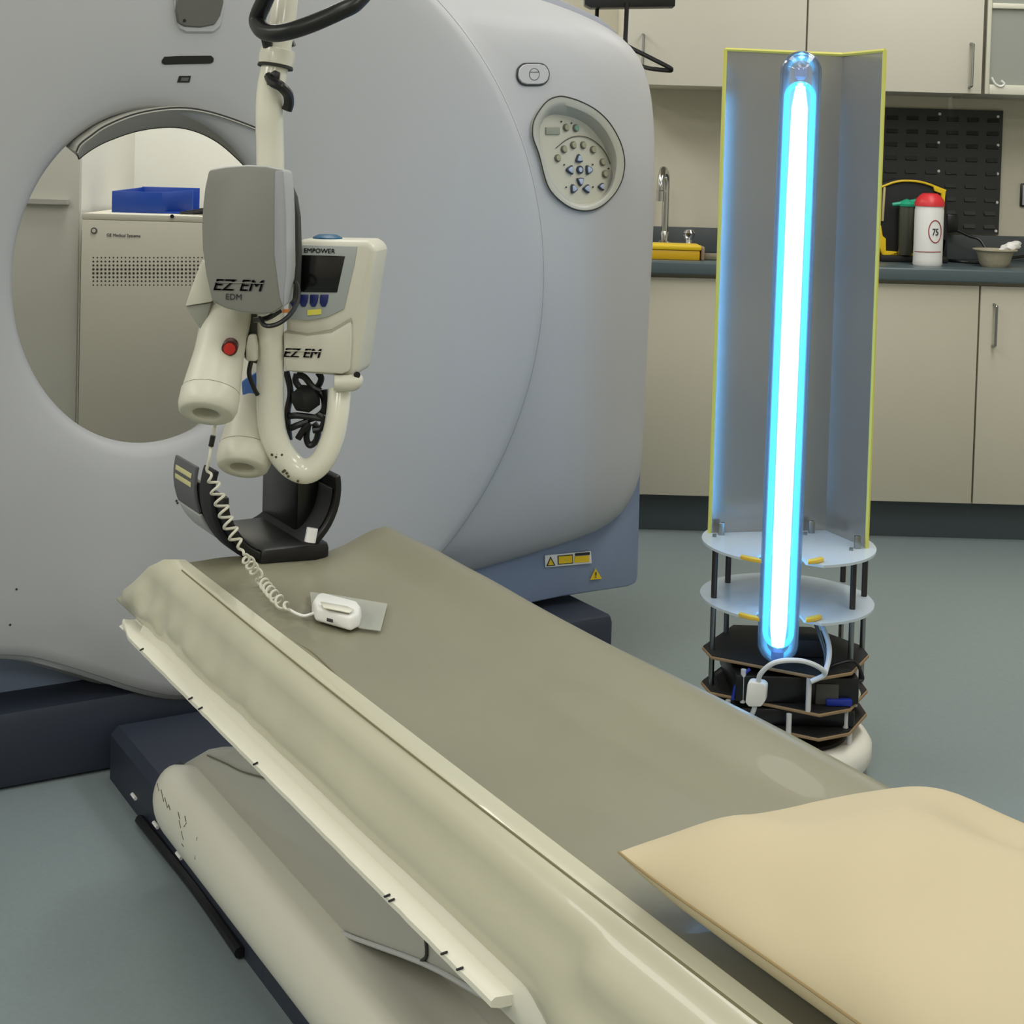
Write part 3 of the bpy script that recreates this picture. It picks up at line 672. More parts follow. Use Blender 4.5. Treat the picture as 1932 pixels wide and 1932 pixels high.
tube('panel_slit', [G(1.471, .788, .315), G(1.466, .788, .29), G(1.478, .788, .277)], .0022, M_seam, side, 6, smooth=3)
tube('panel_seam', [atB(u, v, .787) for u, v in [(391, 1425), (425, 1440), (455, 1455), (500, 1468)]], .0012, mat('dirt_line', (96, 92, 78), .8), side, 6, smooth=4)
extr('lift_column', [(.86, .19), (.86, .45), (1.05, .45), (1.05, .19)], 2.0, .7, M_panel, tb)
for u, v in [(250, 1513), (291, 1565), (335, 1622)]:
    p = atB(u, v, .79); q = G(p.dot(AX), .792, min(.09, max(.03, p.z)))
    tube('clip', [q+AX*.010, q-AX*.012], .0035, M_label, tb, 6)
tube('floor_dark_strip', [G(A, .789+.003*math.sin(A*9), .011) for A in (2.55, 2.45, 2.3, 2.2, 2.1, 2.05)], .009, M_black, tb, 8, smooth=4)  # black tube drawing a dark strip along the platform's foot
_t = BVHTree.FromObject([x for x in tb.children if x.name.startswith('base_cover')][0], bpy.context.evaluated_depsgraph_get())
_o = WLOC[tb.name]
bm = bmesh.new()
for L in [[(297, 1478), (300, 1492)], [(304, 1490), (309, 1512)], [(311, 1505), (316, 1524), (318, 1520)], [(318, 1518), (321, 1528)], [(336, 1532), (339, 1545)], [(338, 1548), (341, 1562)], [(342, 1568), (346, 1584)], [(349, 1540), (351, 1550)], [(343, 1592), (346, 1597)], [(372, 1580), (368, 1622)], [(292, 1470), (293, 1488)], [(352, 1552), (347, 1560)]]:
    Q = []
    for u, v in L:
        d = ray(u, v).normalized(); h_c = _t.ray_cast(O-_o, d)
        if h_c[0] is not None: Q.append(h_c[0]+_o-d*.0006)
    if len(Q) > 1: tube_bm(bm, Q, .0008, 5)
tag(link_bm('scuff_marks', bm, mat('scuff_dark', (92, 90, 82), .8), tb), kind='stuff')
# top frame and rail
extr('table_top', [(.675, .44), (.672, .462), (.688, .50), (.708, .528), (.80, .530), (.9, .528), (1.0, .530), (1.06, .538), (1.088, .540), (1.095, .50), (1.04, .44)], 2.20, AN, M_beam, tb)
bm = bmesh.new(); rows = []
for i in range(60):
    A = 2.265-(2.265-1.09)*i/59; j = random.uniform(-.0004, .0004); e = min(1, i/4)
    rows.append([bm.verts.new(G(A, b_, z)) for b_, z in [(.690, .455), (.690, .4645), (.675, .4655), (.655+.012*(1-e), .468), (.651+.014*(1-e)+j, .4655), (.651+.014*(1-e)+j, .460), (.66, .457)]])
for a, b_ in zip(rows, rows[1:]):
    for k in range(7): bm.faces.new((a[k], a[(k+1) % 7], b_[(k+1) % 7], b_[k]))
bm.faces.new(rows[0]); bm.faces.new(rows[-1][::-1])
rail = link_bm('side_rail', bm, mat('rail_white', (226, 224, 208), .35), tb, 50)
for A in (1.90, 1.86, 1.66, 1.30, 1.29, 1.18, 1.15, 2.12):
    tube('rail_chip', [G(A, .6495, .4645), G(A-.006, .6525, .4688)], .0012, M_ink, rail, 5)

# mattress with olive vinyl cover
def top_z(B):
    P_ = [(.705, .5525), (.72, .561), (.74, .5635), (.78, .558), (.85, .551), (.95, .550), (1.02, .560), (1.065, .575), (1.085, .580), (1.098, .577)]
    if B <= P_[0][0]: return P_[0][1]
    for (b0_, z0_), (b1_, z1_) in zip(P_, P_[1:]):
        if B <= b1_: t_ = (B-b0_)/(b1_-b0_); return z0_+(z1_-z0_)*t_
    return P_[-1][1]
bm = bmesh.new(); rows = []
NB = 34
for i in range(90):
    A = 2.205-(2.205-AN)*i/89; row = []
    for k in range(NB+1):
        B = .708+(1.098-.708)*k/NB; z = top_z(B); ff = math.exp(-(2.2-A)/.25)
        z += .0022*math.sin(9*A+14*B)+.0016*math.sin(31*A-22*B)*ff+.004*ff*math.sin(26*B+5*A)
        AA = A+(.03*math.sin((B-.7)*8)-.03*math.exp(-((B-.95)/.08)**2) if i == 0 else 0)
        row.append(bm.verts.new(G(AA, B, z)))
    row.append(bm.verts.new(G(A, 1.104, .568))); row.append(bm.verts.new(G(A, 1.106, .53))); row.append(bm.verts.new(G(A, 1.101, .505)))
    row.append(bm.verts.new(G(A, 1.096, .545))); row.append(bm.verts.new(G(A, .90, .5365))); row.append(bm.verts.new(G(A, .715, .540)))
    rows.append(row)
K = len(rows[0])
for a, b_ in zip(rows, rows[1:]):
    for k in range(K): bm.faces.new((a[k], a[(k+1) % K], b_[(k+1) % K], b_[k]))
bm.faces.new(rows[0]); bm.faces.new(rows[-1][::-1])
mt = thing('table_mattress', G(1.3, .9, .54), 'thin olive-grey vinyl mattress lying on the patient table', 'mattress')
link_bm('vinyl_cover', bm, M_mat, mt, 60)
for dz, b0_, r_ in ((.001, .713, .0015), ):
    tube('seam', [G(2.2-.02*k, b0_+.006*math.exp(-k*.12)+.012*math.exp(-(((2.2-.02*k)-2.2)/.15)**2), top_z(b0_)+.001) for k in range(90)], r_, mat('seam_olive', (84, 78, 52), .7), mt, 6)
tube('seam', [atZ(u, v, .5635) for u, v in [(355, 1069), (395, 1100), (435, 1130), (500, 1173), (554, 1210), (594, 1235), (650, 1290), (699, 1344)]], .0012, mat('seam_soft', (118, 112, 86), .7), mt, 6, smooth=4)

# clear sheet draped down the left side
bm = bmesh.new(); rows = []
sprof = [(.742, .5675), (.716, .565), (.700, .551), (.694, .528), (.684, .508), (.679, .494), (.679, .482), (.682, .472), (.686, .4685)]
sp2 = []
for k in range(len(sprof)-1):
    for t_ in (0, .5): sp2.append((sprof[k][0]*(1-t_)+sprof[k+1][0]*t_, sprof[k][1]*(1-t_)+sprof[k+1][1]*t_))
sp2.append(sprof[-1])
NS = len(sp2)
for i in range(170):
    f = i/169; row = []
    for k, (b_, z) in enumerate(sp2):
        s_ = k/(NS-1); aend = 2.20+.16*min(1, s_*1.15)-(.05*max(0, s_-.85)/.15)
        A = aend-(aend-AN)*f
        d = A-1.2
        ff = math.exp(-max(0, 2.15-A)/.3); side_ = math.sin(math.pi*min(1, max(0, (s_-.12)/.88)))
        wv = (.0035*math.sin(24*A+7*s_)+.0035*abs(math.sin(33*A-7*s_))**3+.0015*math.sin(80*A+9*s_))*ff*side_+.0010*(1+math.sin(12*A+4*s_))*side_
        # tubular fold near the pillow
        fold = 0
        if A < 1.02: fold = .010*math.exp(-((s_-.38)/.07)**2)*min(1, (1.02-A)/.03)
        if A < 1.08: # the sheet widens over the near end of the rail
            q_ = min(1, (1.08-A)/.1); b_2 = b_-.025*q_*max(0, s_-.6)/.4
        else: b_2 = b_
        nb, nz = -.8, .6
        row.append(bm.verts.new(G(A, b_2+nb*(wv+fold), z+nz*(wv+fold))))
    rows.append(row)
for a, b_ in zip(rows, rows[1:]):
    for k in range(NS-1): bm.faces.new((a[k], a[k+1], b_[k+1], b_[k]))
bmesh.ops.recalc_face_normals(bm, faces=bm.faces)
bmesh.ops.solidify(bm, geom=list(bm.faces), thickness=.0012)
sh = link_bm('plastic_sheet', bm, M_sheet, None, 60)
tag(sh, 'shiny clear plastic sheet draped over the left side of the patient table', 'plastic sheet')

tube('crease', [G(A, .7195+.004*math.sin(3*A), .5673) for A in [2.15-.05*k for k in range(38)]], .0011, mat('crease_olive', (116, 110, 80), .7), sh, 6, smooth=2)
# pillow
pc = (.69, .937)
bm = bmesh.new(); N = 44; top = {}; botm = {}
def pil(u, v):
    a_ = abs(u); c_ = abs(v)
    h = max(0, (1-a_**3.2))**.7*max(0, (1-c_**3.2))**.7
    sa = .350*(1-.06*(1-c_**2)*1)*u; sb = .209*(1-.05*(1-a_**2))*v
    w_ = .004*math.sin(6*u+4*v)+.004*math.sin(11*u-5*v+1)+.006*math.exp(-((u-.75)**2+(v+.6)**2)/.03)+.007*math.exp(-((u-.85)**2+(v-.8)**2)/.05)
    sa *= 1-.04*c_**6; sb *= 1-(.04+.07*max(0, v))*a_**6
    return pc[0]+sa, pc[1]+sb, h, w_
for i in range(N+1):
    for j in range(N+1):
        u = math.sin(math.pi*(i/N-.5)); v = math.sin(math.pi*(j/N-.5)); A, B, h, w_ = pil(u, v)
        edge = i in (0, N) or j in (0, N)
        zm = .606-.022*max(0, v)**2; am = .060*(1-.75*max(0, v))-.013*math.exp(-((v-.55)/.28)**2)
        top[i, j] = bm.verts.new(G(A, B, zm+am*h+w_*min(1, h*2)))
        botm[i, j] = top[i, j] if edge else bm.verts.new(G(A, B, min(zm-.001*min(1, h*9), max(zm-.040*h**.6, top_z(max(.71, min(1.097, B)))+.006))))
for i in range(N):
    for j in range(N):
        bm.faces.new((top[i, j], top[i+1, j], top[i+1, j+1], top[i, j+1]))
        bm.faces.new((botm[i, j], botm[i, j+1], botm[i+1, j+1], botm[i+1, j]))
pl = thing('pillow', G(pc[0], pc[1], .57), 'cream cloth pillow lying on the near end of the patient table', 'pillow')
link_bm('pillowcase', bm, M_pillow, pl, 80)
sm = []
for j in range(0, N*1+1): 
    u = -1+2*j/N; A, B, h, w_ = pil(u, -1); sm.append(G(A, B, .6065))
tube('seam', sm, .0012, mat('seam_tan', (150, 130, 90), .8), pl, 6)

# head holder on the far end of the table
hh = thing('head_holder', G(2.3, .89, .56), 'black curved head holder at the far end of the patient table', 'head rest')
def U(name, R, th_, a0, a1, A0, A1, cb_, cz_, m, parent, n=30, sq=1.0):
    prof = [(cb_+R*math.cos(math.radians(a0+(a1-a0)*k/n)), cz_+R*sq*math.sin(math.radians(a0+(a1-a0)*k/n))) for k in range(n+1)]
    prof += [(cb_+(R-th_)*math.cos(math.radians(a1+(a0-a1)*k/n)), cz_+(R-th_)*sq*math.sin(math.radians(a1+(a0-a1)*k/n))) for k in range(n+1)]
    return extr(name, prof, A0, A1, m, parent, 2, 60, bev=.002)
U('cradle', 0.1000, .010, 178, 372, 2.18, 2.40, .894, .660, M_black, hh, sq=1.08)
U('liner', 0.0900, .004, 200, 360, 2.19, 2.39, .894, .660, M_blackm, hh, sq=1.08)
U('strap_pad', 0.1070, .007, 165, 205, 2.30, 2.405, .894, .660, mat('strap_grey', (96, 96, 100), .8), hh, sq=1.08)
U('strap_pad', 0.1090, .009, 160, 250, 2.215, 2.265, .894, .660, mat('pad_black', (34, 34, 38), .8), hh, sq=1.08)
U('shell_edge', .107, .006, 206, 262, 2.30, 2.405, .894, .660, M_lgrey, hh, sq=1.08)
for q in (0, 1):
    z_ = .722-.014*q-.0
    U('hook_strip', 0.1085, .001, 172+q*7, 176+q*7, 2.31, 2.39, .894, .660, mat('hook_cream', (206, 202, 150), .8), hh, n=3, sq=1.08)
box('block', (2.175, .855, .545), (2.38, .975, .577), M_black, hh, .01, 'g')
box('block', (2.24, .942, .57), (2.40, .982, .68), M_black, hh, .008, 'g')
tube('highlight_spot', [G(2.168, .935, .582), G(2.170, .94, .604)], .009, mat('highlight_white', (240, 240, 240), .1), hh, 8)  # white rod painting a highlight on the black head holder

# hand switch with coiled cord, plastic strip under it
def onmat(u, v, dz=0):
    p = atZ(u, v, .552+dz); B = p.dot(BX)
    for _ in range(3): p = atZ(u, v, top_z(B)+dz); B = p.dot(BX)
    return p
hs = thing('hand_switch', onmat(635, 1165), 'small white hand switch on a coiled cord lying on the mattress', 'hand switch')
b0_ = [onmat(u, v, .004) for u, v in [(587, 1156), (594, 1172), (662, 1192), (679, 1184), (683, 1168), (676, 1158), (606, 1140), (594, 1144)]]
body = prism('body', b0_, UP*.019, M_label, hs, .0045, 3, taper=.93)
prism('button', [onmat(u, v, .026) for u, v in [(604, 1137), (655, 1146), (668, 1152), (660, 1158), (610, 1148)]], UP*.002, M_cream, hs, .0015)
prism('slot', [onmat(u, v, .013)-AX*.001-BX*.001 for u, v in [(617, 1169), (629, 1172), (629, 1174.5), (617, 1171.5)]], UP*.003, M_seam, hs, 0)
# coiled cord
def coil(P_, turns_per, R, r, m, parent, name):
    Q = catmull(P_, 24); L = [0]
    for a, b_ in zip(Q, Q[1:]): L.append(L[-1]+(b_-a).length)
    n = int(L[-1]/.0011); out = []; seg = 0; prev = Vector((0, 0, 1)); T = L[-1]
    for i in range(n):
        s_ = T*i/(n-1)
        while seg < len(L)-2 and L[seg+1] < s_: seg += 1
        f = (s_-L[seg])/max(1e-9, L[seg+1]-L[seg]); c = Q[seg].lerp(Q[seg+1], f); t_ = (Q[seg+1]-Q[seg]).normalized()
        u_ = t_.cross(Vector((.3, -1, .1))).normalized(); v_ = t_.cross(u_); ph = 2*math.pi*s_/turns_per
        e = min(1, i/25, (n-1-i)/25); out.append(c+(u_*math.cos(ph)+v_*math.sin(ph))*R*e)
    return tube(name, out, r, m, parent, 6)
c0 = atY(390, 885, 2.13)
cpts = [c0, atY(408, 925, 2.13), atY(430, 985, 2.12), atY(460, 1045, 2.11)]
coil(cpts, .0175, .0085, .0021, M_creamd, hs, 'coiled_cord')
coil([atY(460, 1045, 2.11), onmat(490, 1090, .011), onmat(518, 1125, .011), onmat(545, 1150, .011)], .027, .0072, .0021, M_creamd, hs, 'coiled_cord')
tube('cord', [onmat(545, 1150, .010), onmat(560, 1158, .006), onmat(575, 1162, .006), onmat(592, 1157, .010)], .0022, M_label, hs, 8, smooth=5)
tube('cord', [atY(410, 780, 2.165), atY(404, 812, 2.14), atY(398, 845, 2.13), atY(395, 865, 2.125), c0], .0024, M_creamd, hs, 8, smooth=4)
tube('cord_sleeve', [atY(402, 822, 2.128), atY(398, 842, 2.128)], .004, M_black, hs, 8)
ts = mat('clear_tape', (196, 198, 186), .15, alpha=.5)
tag(prism('clear_plastic_strip', [onmat(u, v, .0045) for u, v in [(585, 1118), (618, 1121), (731, 1140), (718, 1191), (680, 1186), (588, 1150)]], UP*.001, ts, None, 0), 'clear plastic strip lying under the hand switch on the mattress', 'plastic strip')

# ------------------------------------------------------------------ overhead contrast injector
IY = 2.2
inj = thing('contrast_injector', atY(510, 560, IY), 'cream contrast injector hanging from a J-shaped pole in front of the bore', 'contrast injector')
pole = [atY(585, -420, IY+.03), atY(550, -140, IY+.02), atY(541, -40, IY+.01), atY(533, 40, IY), atY(522, 110, IY-.005), atY(512, 160, IY-.01), atY(508, 215, IY-.01), atY(510, 300, IY), atY(510, 500, IY), atY(510, 700, IY), atY(511, 790, IY), atY(522, 838, IY), atY(548, 876, IY), atY(578, 889, IY), atY(607, 870, IY), atY(628, 825, IY+.005), atY(637, 780, IY+.01), atY(641, 735, IY+.02)]
pr = [.0195]*3+[.0195, .0195, .0205, .0205, .0205, .0205, .0205, .0205, .0205, .0195, .0190, .0180, .0175, .0172, .0175]
top_p = Vector((atY(585, -420, IY).x+.02, IY+.04, 2.62))
tube('pole', [top_p]+pole, [.0195]+pr, M_cream, inj, 28, smooth=6)
lathe('collar', [(.0205, -.012), (.0255, -.010), (.0265, 0), (.0255, .012), (.021, .014)], pole[4], pole[3]-pole[4], M_cream, inj, 32)
lathe('collar_ring', [(.0262, -.0145), (.0262, -.0115)], pole[4], pole[3]-pole[4], M_seam, inj, 32)
tube('collar_knob', [atY(549, 78, IY), atY(553, 88, IY)], .005, M_black, inj, 10)
hpts = [atY(530, -70, IY-.09), atY(500, 0, IY-.06), atY(487, 30, IY-.045), atY(487, 46, IY-.05), atY(500, 60, IY-.08), atY(530, 62, IY-.11), atY(580, 48, IY-.12), atY(640, 22, IY-.12), atY(672, 4, IY-.11), atY(690, -30, IY-.09), atY(640, -80, IY-.07)]
tube('grab_handle', hpts, .0125, M_black, inj, 16, smooth=7)
tube('handle_stem', [atY(500, 50, IY-.045), atY(505, 85, IY-.02), atY(515, 90, IY)], .008, M_black, inj, 10, smooth=3)
prism('cable_slot', [p+Vector((0, .0, 0)) for p in px([(508, 139), (518, 132), (527, 136), (526, 150), (515, 160), (503, 160), (503, 148)], IY-.034)], (0, .014, 0), M_black, inj, .001)
tube('pole_cable', [atY(508, 145, IY-.025), atY(515, 155, IY-.04), atY(530, 163, IY-.045), atY(543, 178, IY-.03), atY(545, 195, IY-.02), atY(541, 208, IY-.018)], .0078, M_black, inj, 10, smooth=5)
# control console on the right
CY = 2.20
con = prism('console', px([(556, 458), (570, 452), (690, 454), (706, 462), (709, 475), (700, 530), (688, 620), (676, 706), (660, 712), (536, 702), (538, 600)], CY), (.012, .085, 0), M_creamd, inj, .010, 3, 40)
prism('lower_shell', px([(534, 628), (580, 634), (625, 628), (662, 606), (663, 640), (660, 700), (645, 706), (537, 700)], CY-.012), (0, .03, 0), M_creamd, con, .004, 2)
prism('shell_groove', px([(536, 624), (580, 630), (625, 622), (662, 600), (664, 612), (625, 636), (580, 645), (536, 640)], CY-.008), (0, .01, 0), mat('groove_taupe', (160, 156, 140), .5), con, .002)
prism('faceplate', px([(548, 463), (575, 462), (674, 465), (668, 500), (649, 583), (618, 598), (580, 605), (546, 602)], CY-.0035), (0, .006, 0), mat('faceplate', (164, 170, 168), .4), con, .001)
prism('screen', px([(562, 481), (651, 483), (636, 552), (566, 551)], CY-.005), (0, .004, 0), M_screen, con, .001)
for u in (555, 573, 592, 611):
    prism('key', px([(u-7, 556), (u+9, 556), (u+7, 570), (u+3, 579), (u-4, 579), (u-8, 572)], CY-.006), (0, .005, 0), mat('navy_key', (16, 30, 96), .35), con, .001)
prism('sticker', px([(580, 585), (606, 583), (606, 593), (580, 595)], CY-.005), (0, .003, 0), mat('sticker_yellow', (228, 220, 90), .5), con, 0)
text('lettering', 'EMPOWER', atY(603, 473, CY-.0045), (1, 0, 0), UP, .0065, M_ink, con, .046, bold=.02)
def ezem(c, wd, h, parent, m):
    text('lettering', 'EZ EM', c, (1, 0, 0), UP, h, M_ink, parent, wd, shear=.25, bold=.05)
    tube('letter_gap', [c+Vector((-wd*.52, -.0004, h*.22)), c+Vector((wd*.52, -.0004, h*.22))], .0008, m, parent, 6)
ezem(atY(571, 666, CY-.0135), .052, .013, con, M_creamd)
lathe('knob', [(.024, 0), (.022, .006), (.014, .010), (0, .011)], atY(618, 455, CY+.04), UP, mat('teal_blue', (20, 84, 120), .4), con, 24)
tube('pivot', [atY(630, 722, CY-.005), atY(665, 722, CY+.0), atY(676, 712, CY+.01)], [.012, .013, .009], M_creamd, con, 14, smooth=4)
lathe('pivot_bolt', [(.005, 0), (.005, .004)], atY(673, 707, CY-.002), (0.3, -1, 0), M_black, con, 12)
# grey housing at the front
HY = 2.08
hp = [(393, 320), (425, 314), (466, 311), (502, 313), (534, 319), (538, 360), (540, 407), (541, 508), (535, 580), (515, 592), (493, 594), (457, 591), (425, 583), (399, 570), (388, 520), (381, 470), (379.5, 426), (382, 385), (386, 352)]
hou = prism('housing', px(hp, HY), (.004, .075, .0), M_lgrey, inj, .005, 3, 40, taper=.97)
fpp = prism('front_panel', px([(min(u, 537)*.985+462*.015, v*.985+452*.015+0) for u, v in hp], HY-.006), (0, .010, 0), M_grey, hou, .0025, 2, 40)
prism('panel_bevel', px([(518, 322), (534, 322), (539, 407), (540, 508), (533, 578), (527, 560), (517, 480), (517, 400)], HY-.0075), (0, .006, 0), mat('bevel_grey', (150, 152, 156), .4), hou, .002)
prism('back_shell', px([(548, 350), (557, 372), (563, 410), (565, 480), (562, 550), (550, 575), (540, 560), (540, 360)], HY+.075), (0, .03, 0), M_seam, hou, .004)
ezem(atY(451, 538, HY-.0068), .066, .0155, hou, M_grey)
text('lettering', 'EDM', atY(441, 560, HY-.0068), (1, 0, 0), UP, .008, M_ink, hou, .022)
prism('orange_mark', px([(533, 584), (546, 583), (543, 590), (533, 591)], HY+.02), (0, .004, 0), mat('orange', (226, 140, 70), .5), hou, 0)
# bracket wedge at left
prism('bracket', px([(381, 490), (393, 500), (404, 560), (398, 570), (349, 578), (362, 540)], HY+.07), (0, .06, 0), M_creamd, inj, .002)
prism('bracket_underside', px([(349, 578), (398, 571), (392, 600), (380, 625)], HY+.075), (0, .05, 0), mat('shade_grey', (150, 150, 140), .5), inj, .002)  # underside of the bracket, its shade put into a darker grey
# syringe heads
def barrel(p0, p1, r0, r1, hx, hole):
    ax = (p1-p0).normalized(); L = (p1-p0).length
    b_ = lathe('syringe_head', [(0, 0), (r0, .002), (r0, L*.45), (r1*.97, L*.78), (r1*.975, L*.80), (r1, L*.81), (r1, L*.93), (r1*.93, L*.985), (r1*.85, L), (r1*.5, L), (r1*.46, L-.001), (r1*.44, L-.02), (0, L-.021)], p0, ax, M_creamd, inj, 36, 40)
    lathe('barrel_seam', [(r1*.985, L*.80), (r1*.99, L*.803), (r1*.99, L*.808), (r1*.985, L*.81)], p0, ax, mat('seam_taupe', (120, 116, 96), .7), b_, 36)
    lathe('nozzle_recess', [(r1*.43, L-.019), (r1*.43, L-.0185), (0, L-.018)], p0, ax, mat('recess_taupe', (120, 118, 98), .6), b_, 28)
    return b_
b1 = barrel(atY(432, 578, 2.20), atY(389, 782, 2.10), .036, .0425, 0, 0)
b2 = barrel(atY(492, 690, 2.30), atY(457, 884, 2.20), .034, .041, 0, 0)
bp0, bd_ = atY(434, 655, 2.125), Vector((.1, -1, -.15))
lathe('red_button_ring', [(.0115, -.01), (.0115, .006), (.010, .0075)], bp0, bd_, mat('maroon', (70, 18, 16), .4), b1, 20)
lathe('red_button', [(.0088, .005), (.0085, .010), (0, .0115)], bp0, bd_, M_dred, b1, 20)
prism('swivel', px([(455, 590), (500, 592), (512, 615), (505, 660), (492, 690), (462, 680), (455, 640)], 2.19), (0, .06, 0), mat('dark_bracket', (58, 58, 54), .5), inj, .004)
prism('plug', px([(468, 632), (480, 632), (484, 655), (484, 682), (464, 682), (463, 655)], 2.165), (0, .02, 0), M_creamd, inj, .003)
prism('blue_joint', px([(455, 720), (488, 700), (488, 790), (474, 790), (458, 760)], 2.235), (0, .03, 0), mat('joint_blue', (70, 110, 180), .4), inj, .003)
tube('cable', [atY(474, 680, 2.17), atY(470, 705, 2.17), atY(478, 730, 2.175), atY(486, 745, 2.18)], .0036, M_black, inj, 8, smooth=5)
tube('cable', [atY(490, 600, 2.10), atY(500, 614, 2.08), atY(522, 612, 2.08), atY(545, 596, 2.09), atY(560, 572, 2.11), atY(563, 545, 2.13), atY(556, 530, 2.15)], .0034, M_black, inj, 8, smooth=6)
tube('cable', [atY(480, 604, 2.12), atY(505, 600, 2.1), atY(530, 585, 2.1)], .004, M_black, inj, 8, smooth=5)
# tangle inside the J
K2 = 2.24
lathe('cable_bundle', [(0, -.022), (.014, -.018), (.022, 0), (.015, .018), (0, .022)], atY(577, 752, K2), (1, 0, .3), M_blackm, inj, 14)
for L in [[(560, 705), (558, 720), (572, 735), (596, 732), (606, 715), (600, 703)], [(560, 706), (575, 712), (590, 730), (605, 738)], [(590, 735), (608, 745), (612, 770), (600, 785), (580, 792)], [(545, 785), (560, 784), (580, 786), (610, 790)], [(548, 808), (562, 802), (582, 795)], [(562, 828), (572, 812), (584, 798)], [(582, 800), (578, 825), (584, 840), (596, 832), (600, 812), (592, 798)], [(540, 700), (548, 740), (542, 780), (546, 830)], [(600, 780), (612, 790), (606, 808), (590, 812)], [(612, 735), (614, 760), (612, 790)]]:
    tube('cable', px(L, K2+random.uniform(-.01, .01)), .0050, M_black, inj, 8, smooth=5)
prism('black_tab', px([(543, 842), (553, 848), (561, 860), (564, 871), (556, 866), (548, 856)], K2), (0, .006, 0), M_black, inj, .001)
for u, v in [(513, 858), (521, 862), (524, 856), (532, 858), (537, 888), (541, 893), (534, 890), (544, 899), (562, 908)]:
    p = atY(u, v, IY-.0185); lathe('paint_chip', [(.0022, 0), (.0018, .0015)], p, (0, -1, 0), mat('chip_brown', (70, 62, 44), .8), inj, 7)

# ------------------------------------------------------------------ black wire bracket hanging at top centre
WYk = 3.75
wb = thing('hanging_wire_bracket', atY(1190, -20, WYk), 'black wire bracket hanging from a dark box above the scanner shoulder', 'bracket')
tp = atY(1190, 0, WYk)
prism('box', px([(1102, -30), (1103, 8), (1115, 14), (1274, 12), (1276, -30)], WYk), (0, .06, 0), M_black, wb, .003)
tube('drop_rod', [Vector((tp.x, WYk+.03, atY(1190, -25, WYk).z)), Vector((tp.x, WYk+.03, 2.62))], .02, M_blackm, wb, 12)
tube('wire', [atY(1183, 5, WYk-.01), atY(1181, 50, WYk-.02), atY(1180, 78, WYk-.03), atY(1186, 88, WYk-.04), atY(1225, 108, WYk-.1), atY(1262, 127, WYk-.15), atY(1266, 131, WYk-.15), atY(1262, 133, WYk-.14), atY(1225, 129, WYk-.06), atY(1205, 122, WYk), atY(1188, 112, WYk+.04), atY(1182, 90, WYk+.05)], .0056, M_wire, wb, 8, smooth=4)
tube('wire', [atY(1128, 5, WYk+.04), atY(1126, 30, WYk+.05), atY(1126, 90, WYk+.05), atY(1140, 112, WYk+.05), atY(1188, 112, WYk+.045)], .0050, M_wire, wb, 8, smooth=4)

# ------------------------------------------------------------------ UV lamp robot
RX, RYc = .572, 2.95
rb_ = thing('uv_lamp_robot', (RX, RYc, 0), 'wheeled robot tower with a glowing blue-white tube lamp and folded metal reflector', 'robot')
# base
lathe('base_shell', [(.150, .018), (.170, .022), (.177, .035), (.177, .060), (.168, .074), (.150, .080), (.130, .072), (0, .07)], (RX, RYc, 0), UP, mat('base_white', (222, 220, 210), .4), rb_, 64, 50)
lathe('base_deck', [(.128, .070), (.128, .079), (.12, .083), (0, .083)], (RX, RYc, 0), UP, M_black, rb_, 48)
for sgn in (-1, 1):
    lathe('wheel', [(.0, -.012), (.034, -.012), (.036, -.008), (.036, .008), (.034, .012), (0, .012)], (RX+sgn*.115, RYc, .036), (1, 0, 0), M_blackm, rb_, 28)
lathe('caster', [(0, -.008), (.017, -.008), (.017, .008), (0, .008)], (RX, RYc-.12, .017), (1, 0, 0), M_blackm, rb_, 20)
lathe('caster', [(0, -.008), (.017, -.008), (.017, .008), (0, .008)], (RX+.06, RYc+.12, .017), (1, 0, 0), M_blackm, rb_, 20)
def octa(r, rot=0, n=8): return [(RX+r*math.cos(math.radians(a_)), RYc+r*math.sin(math.radians(a_))) for a_ in (-76, -50, -8, 10, 60, 120, 180, 200)]
def plate(name, z, r, m, th_=.006, rot=22.5, n=8):
    return prism(name, [Vector((x, y, z)) for x, y in octa(r)], (0, 0, th_), m, rb_, .0008, 1)
tz = [.108, .155, .226]
for z in tz:
    pl_ = plate('deck_plate', z, .166 if z < .25 else .160, M_wood, rot=10)
    prism('deck_surface', [Vector((RX+(x-RX)*.985, RYc+(y-RYc)*.985, z+.006)) for x, y in octa(.166 if z < .25 else .160)], (0, 0, .002), M_blackm, pl_, 0)
for i, (z0, z1) in enumerate(((.08, tz[0]), (tz[0]+.006, tz[1]), (tz[1]+.006, tz[2]))):
    for a in ((250, 300, 350, 60, 130, 200) if i else (230, 320, 60, 130)):
        x, y = RX+.148*math.cos(math.radians(a+i*14)), RYc+.148*math.sin(math.radians(a+i*14))
        tube('standoff', [(x, y, z0), (x, y, z1)], .0052, mat('standoff_white', (206, 206, 206), .4), rb_, 10)
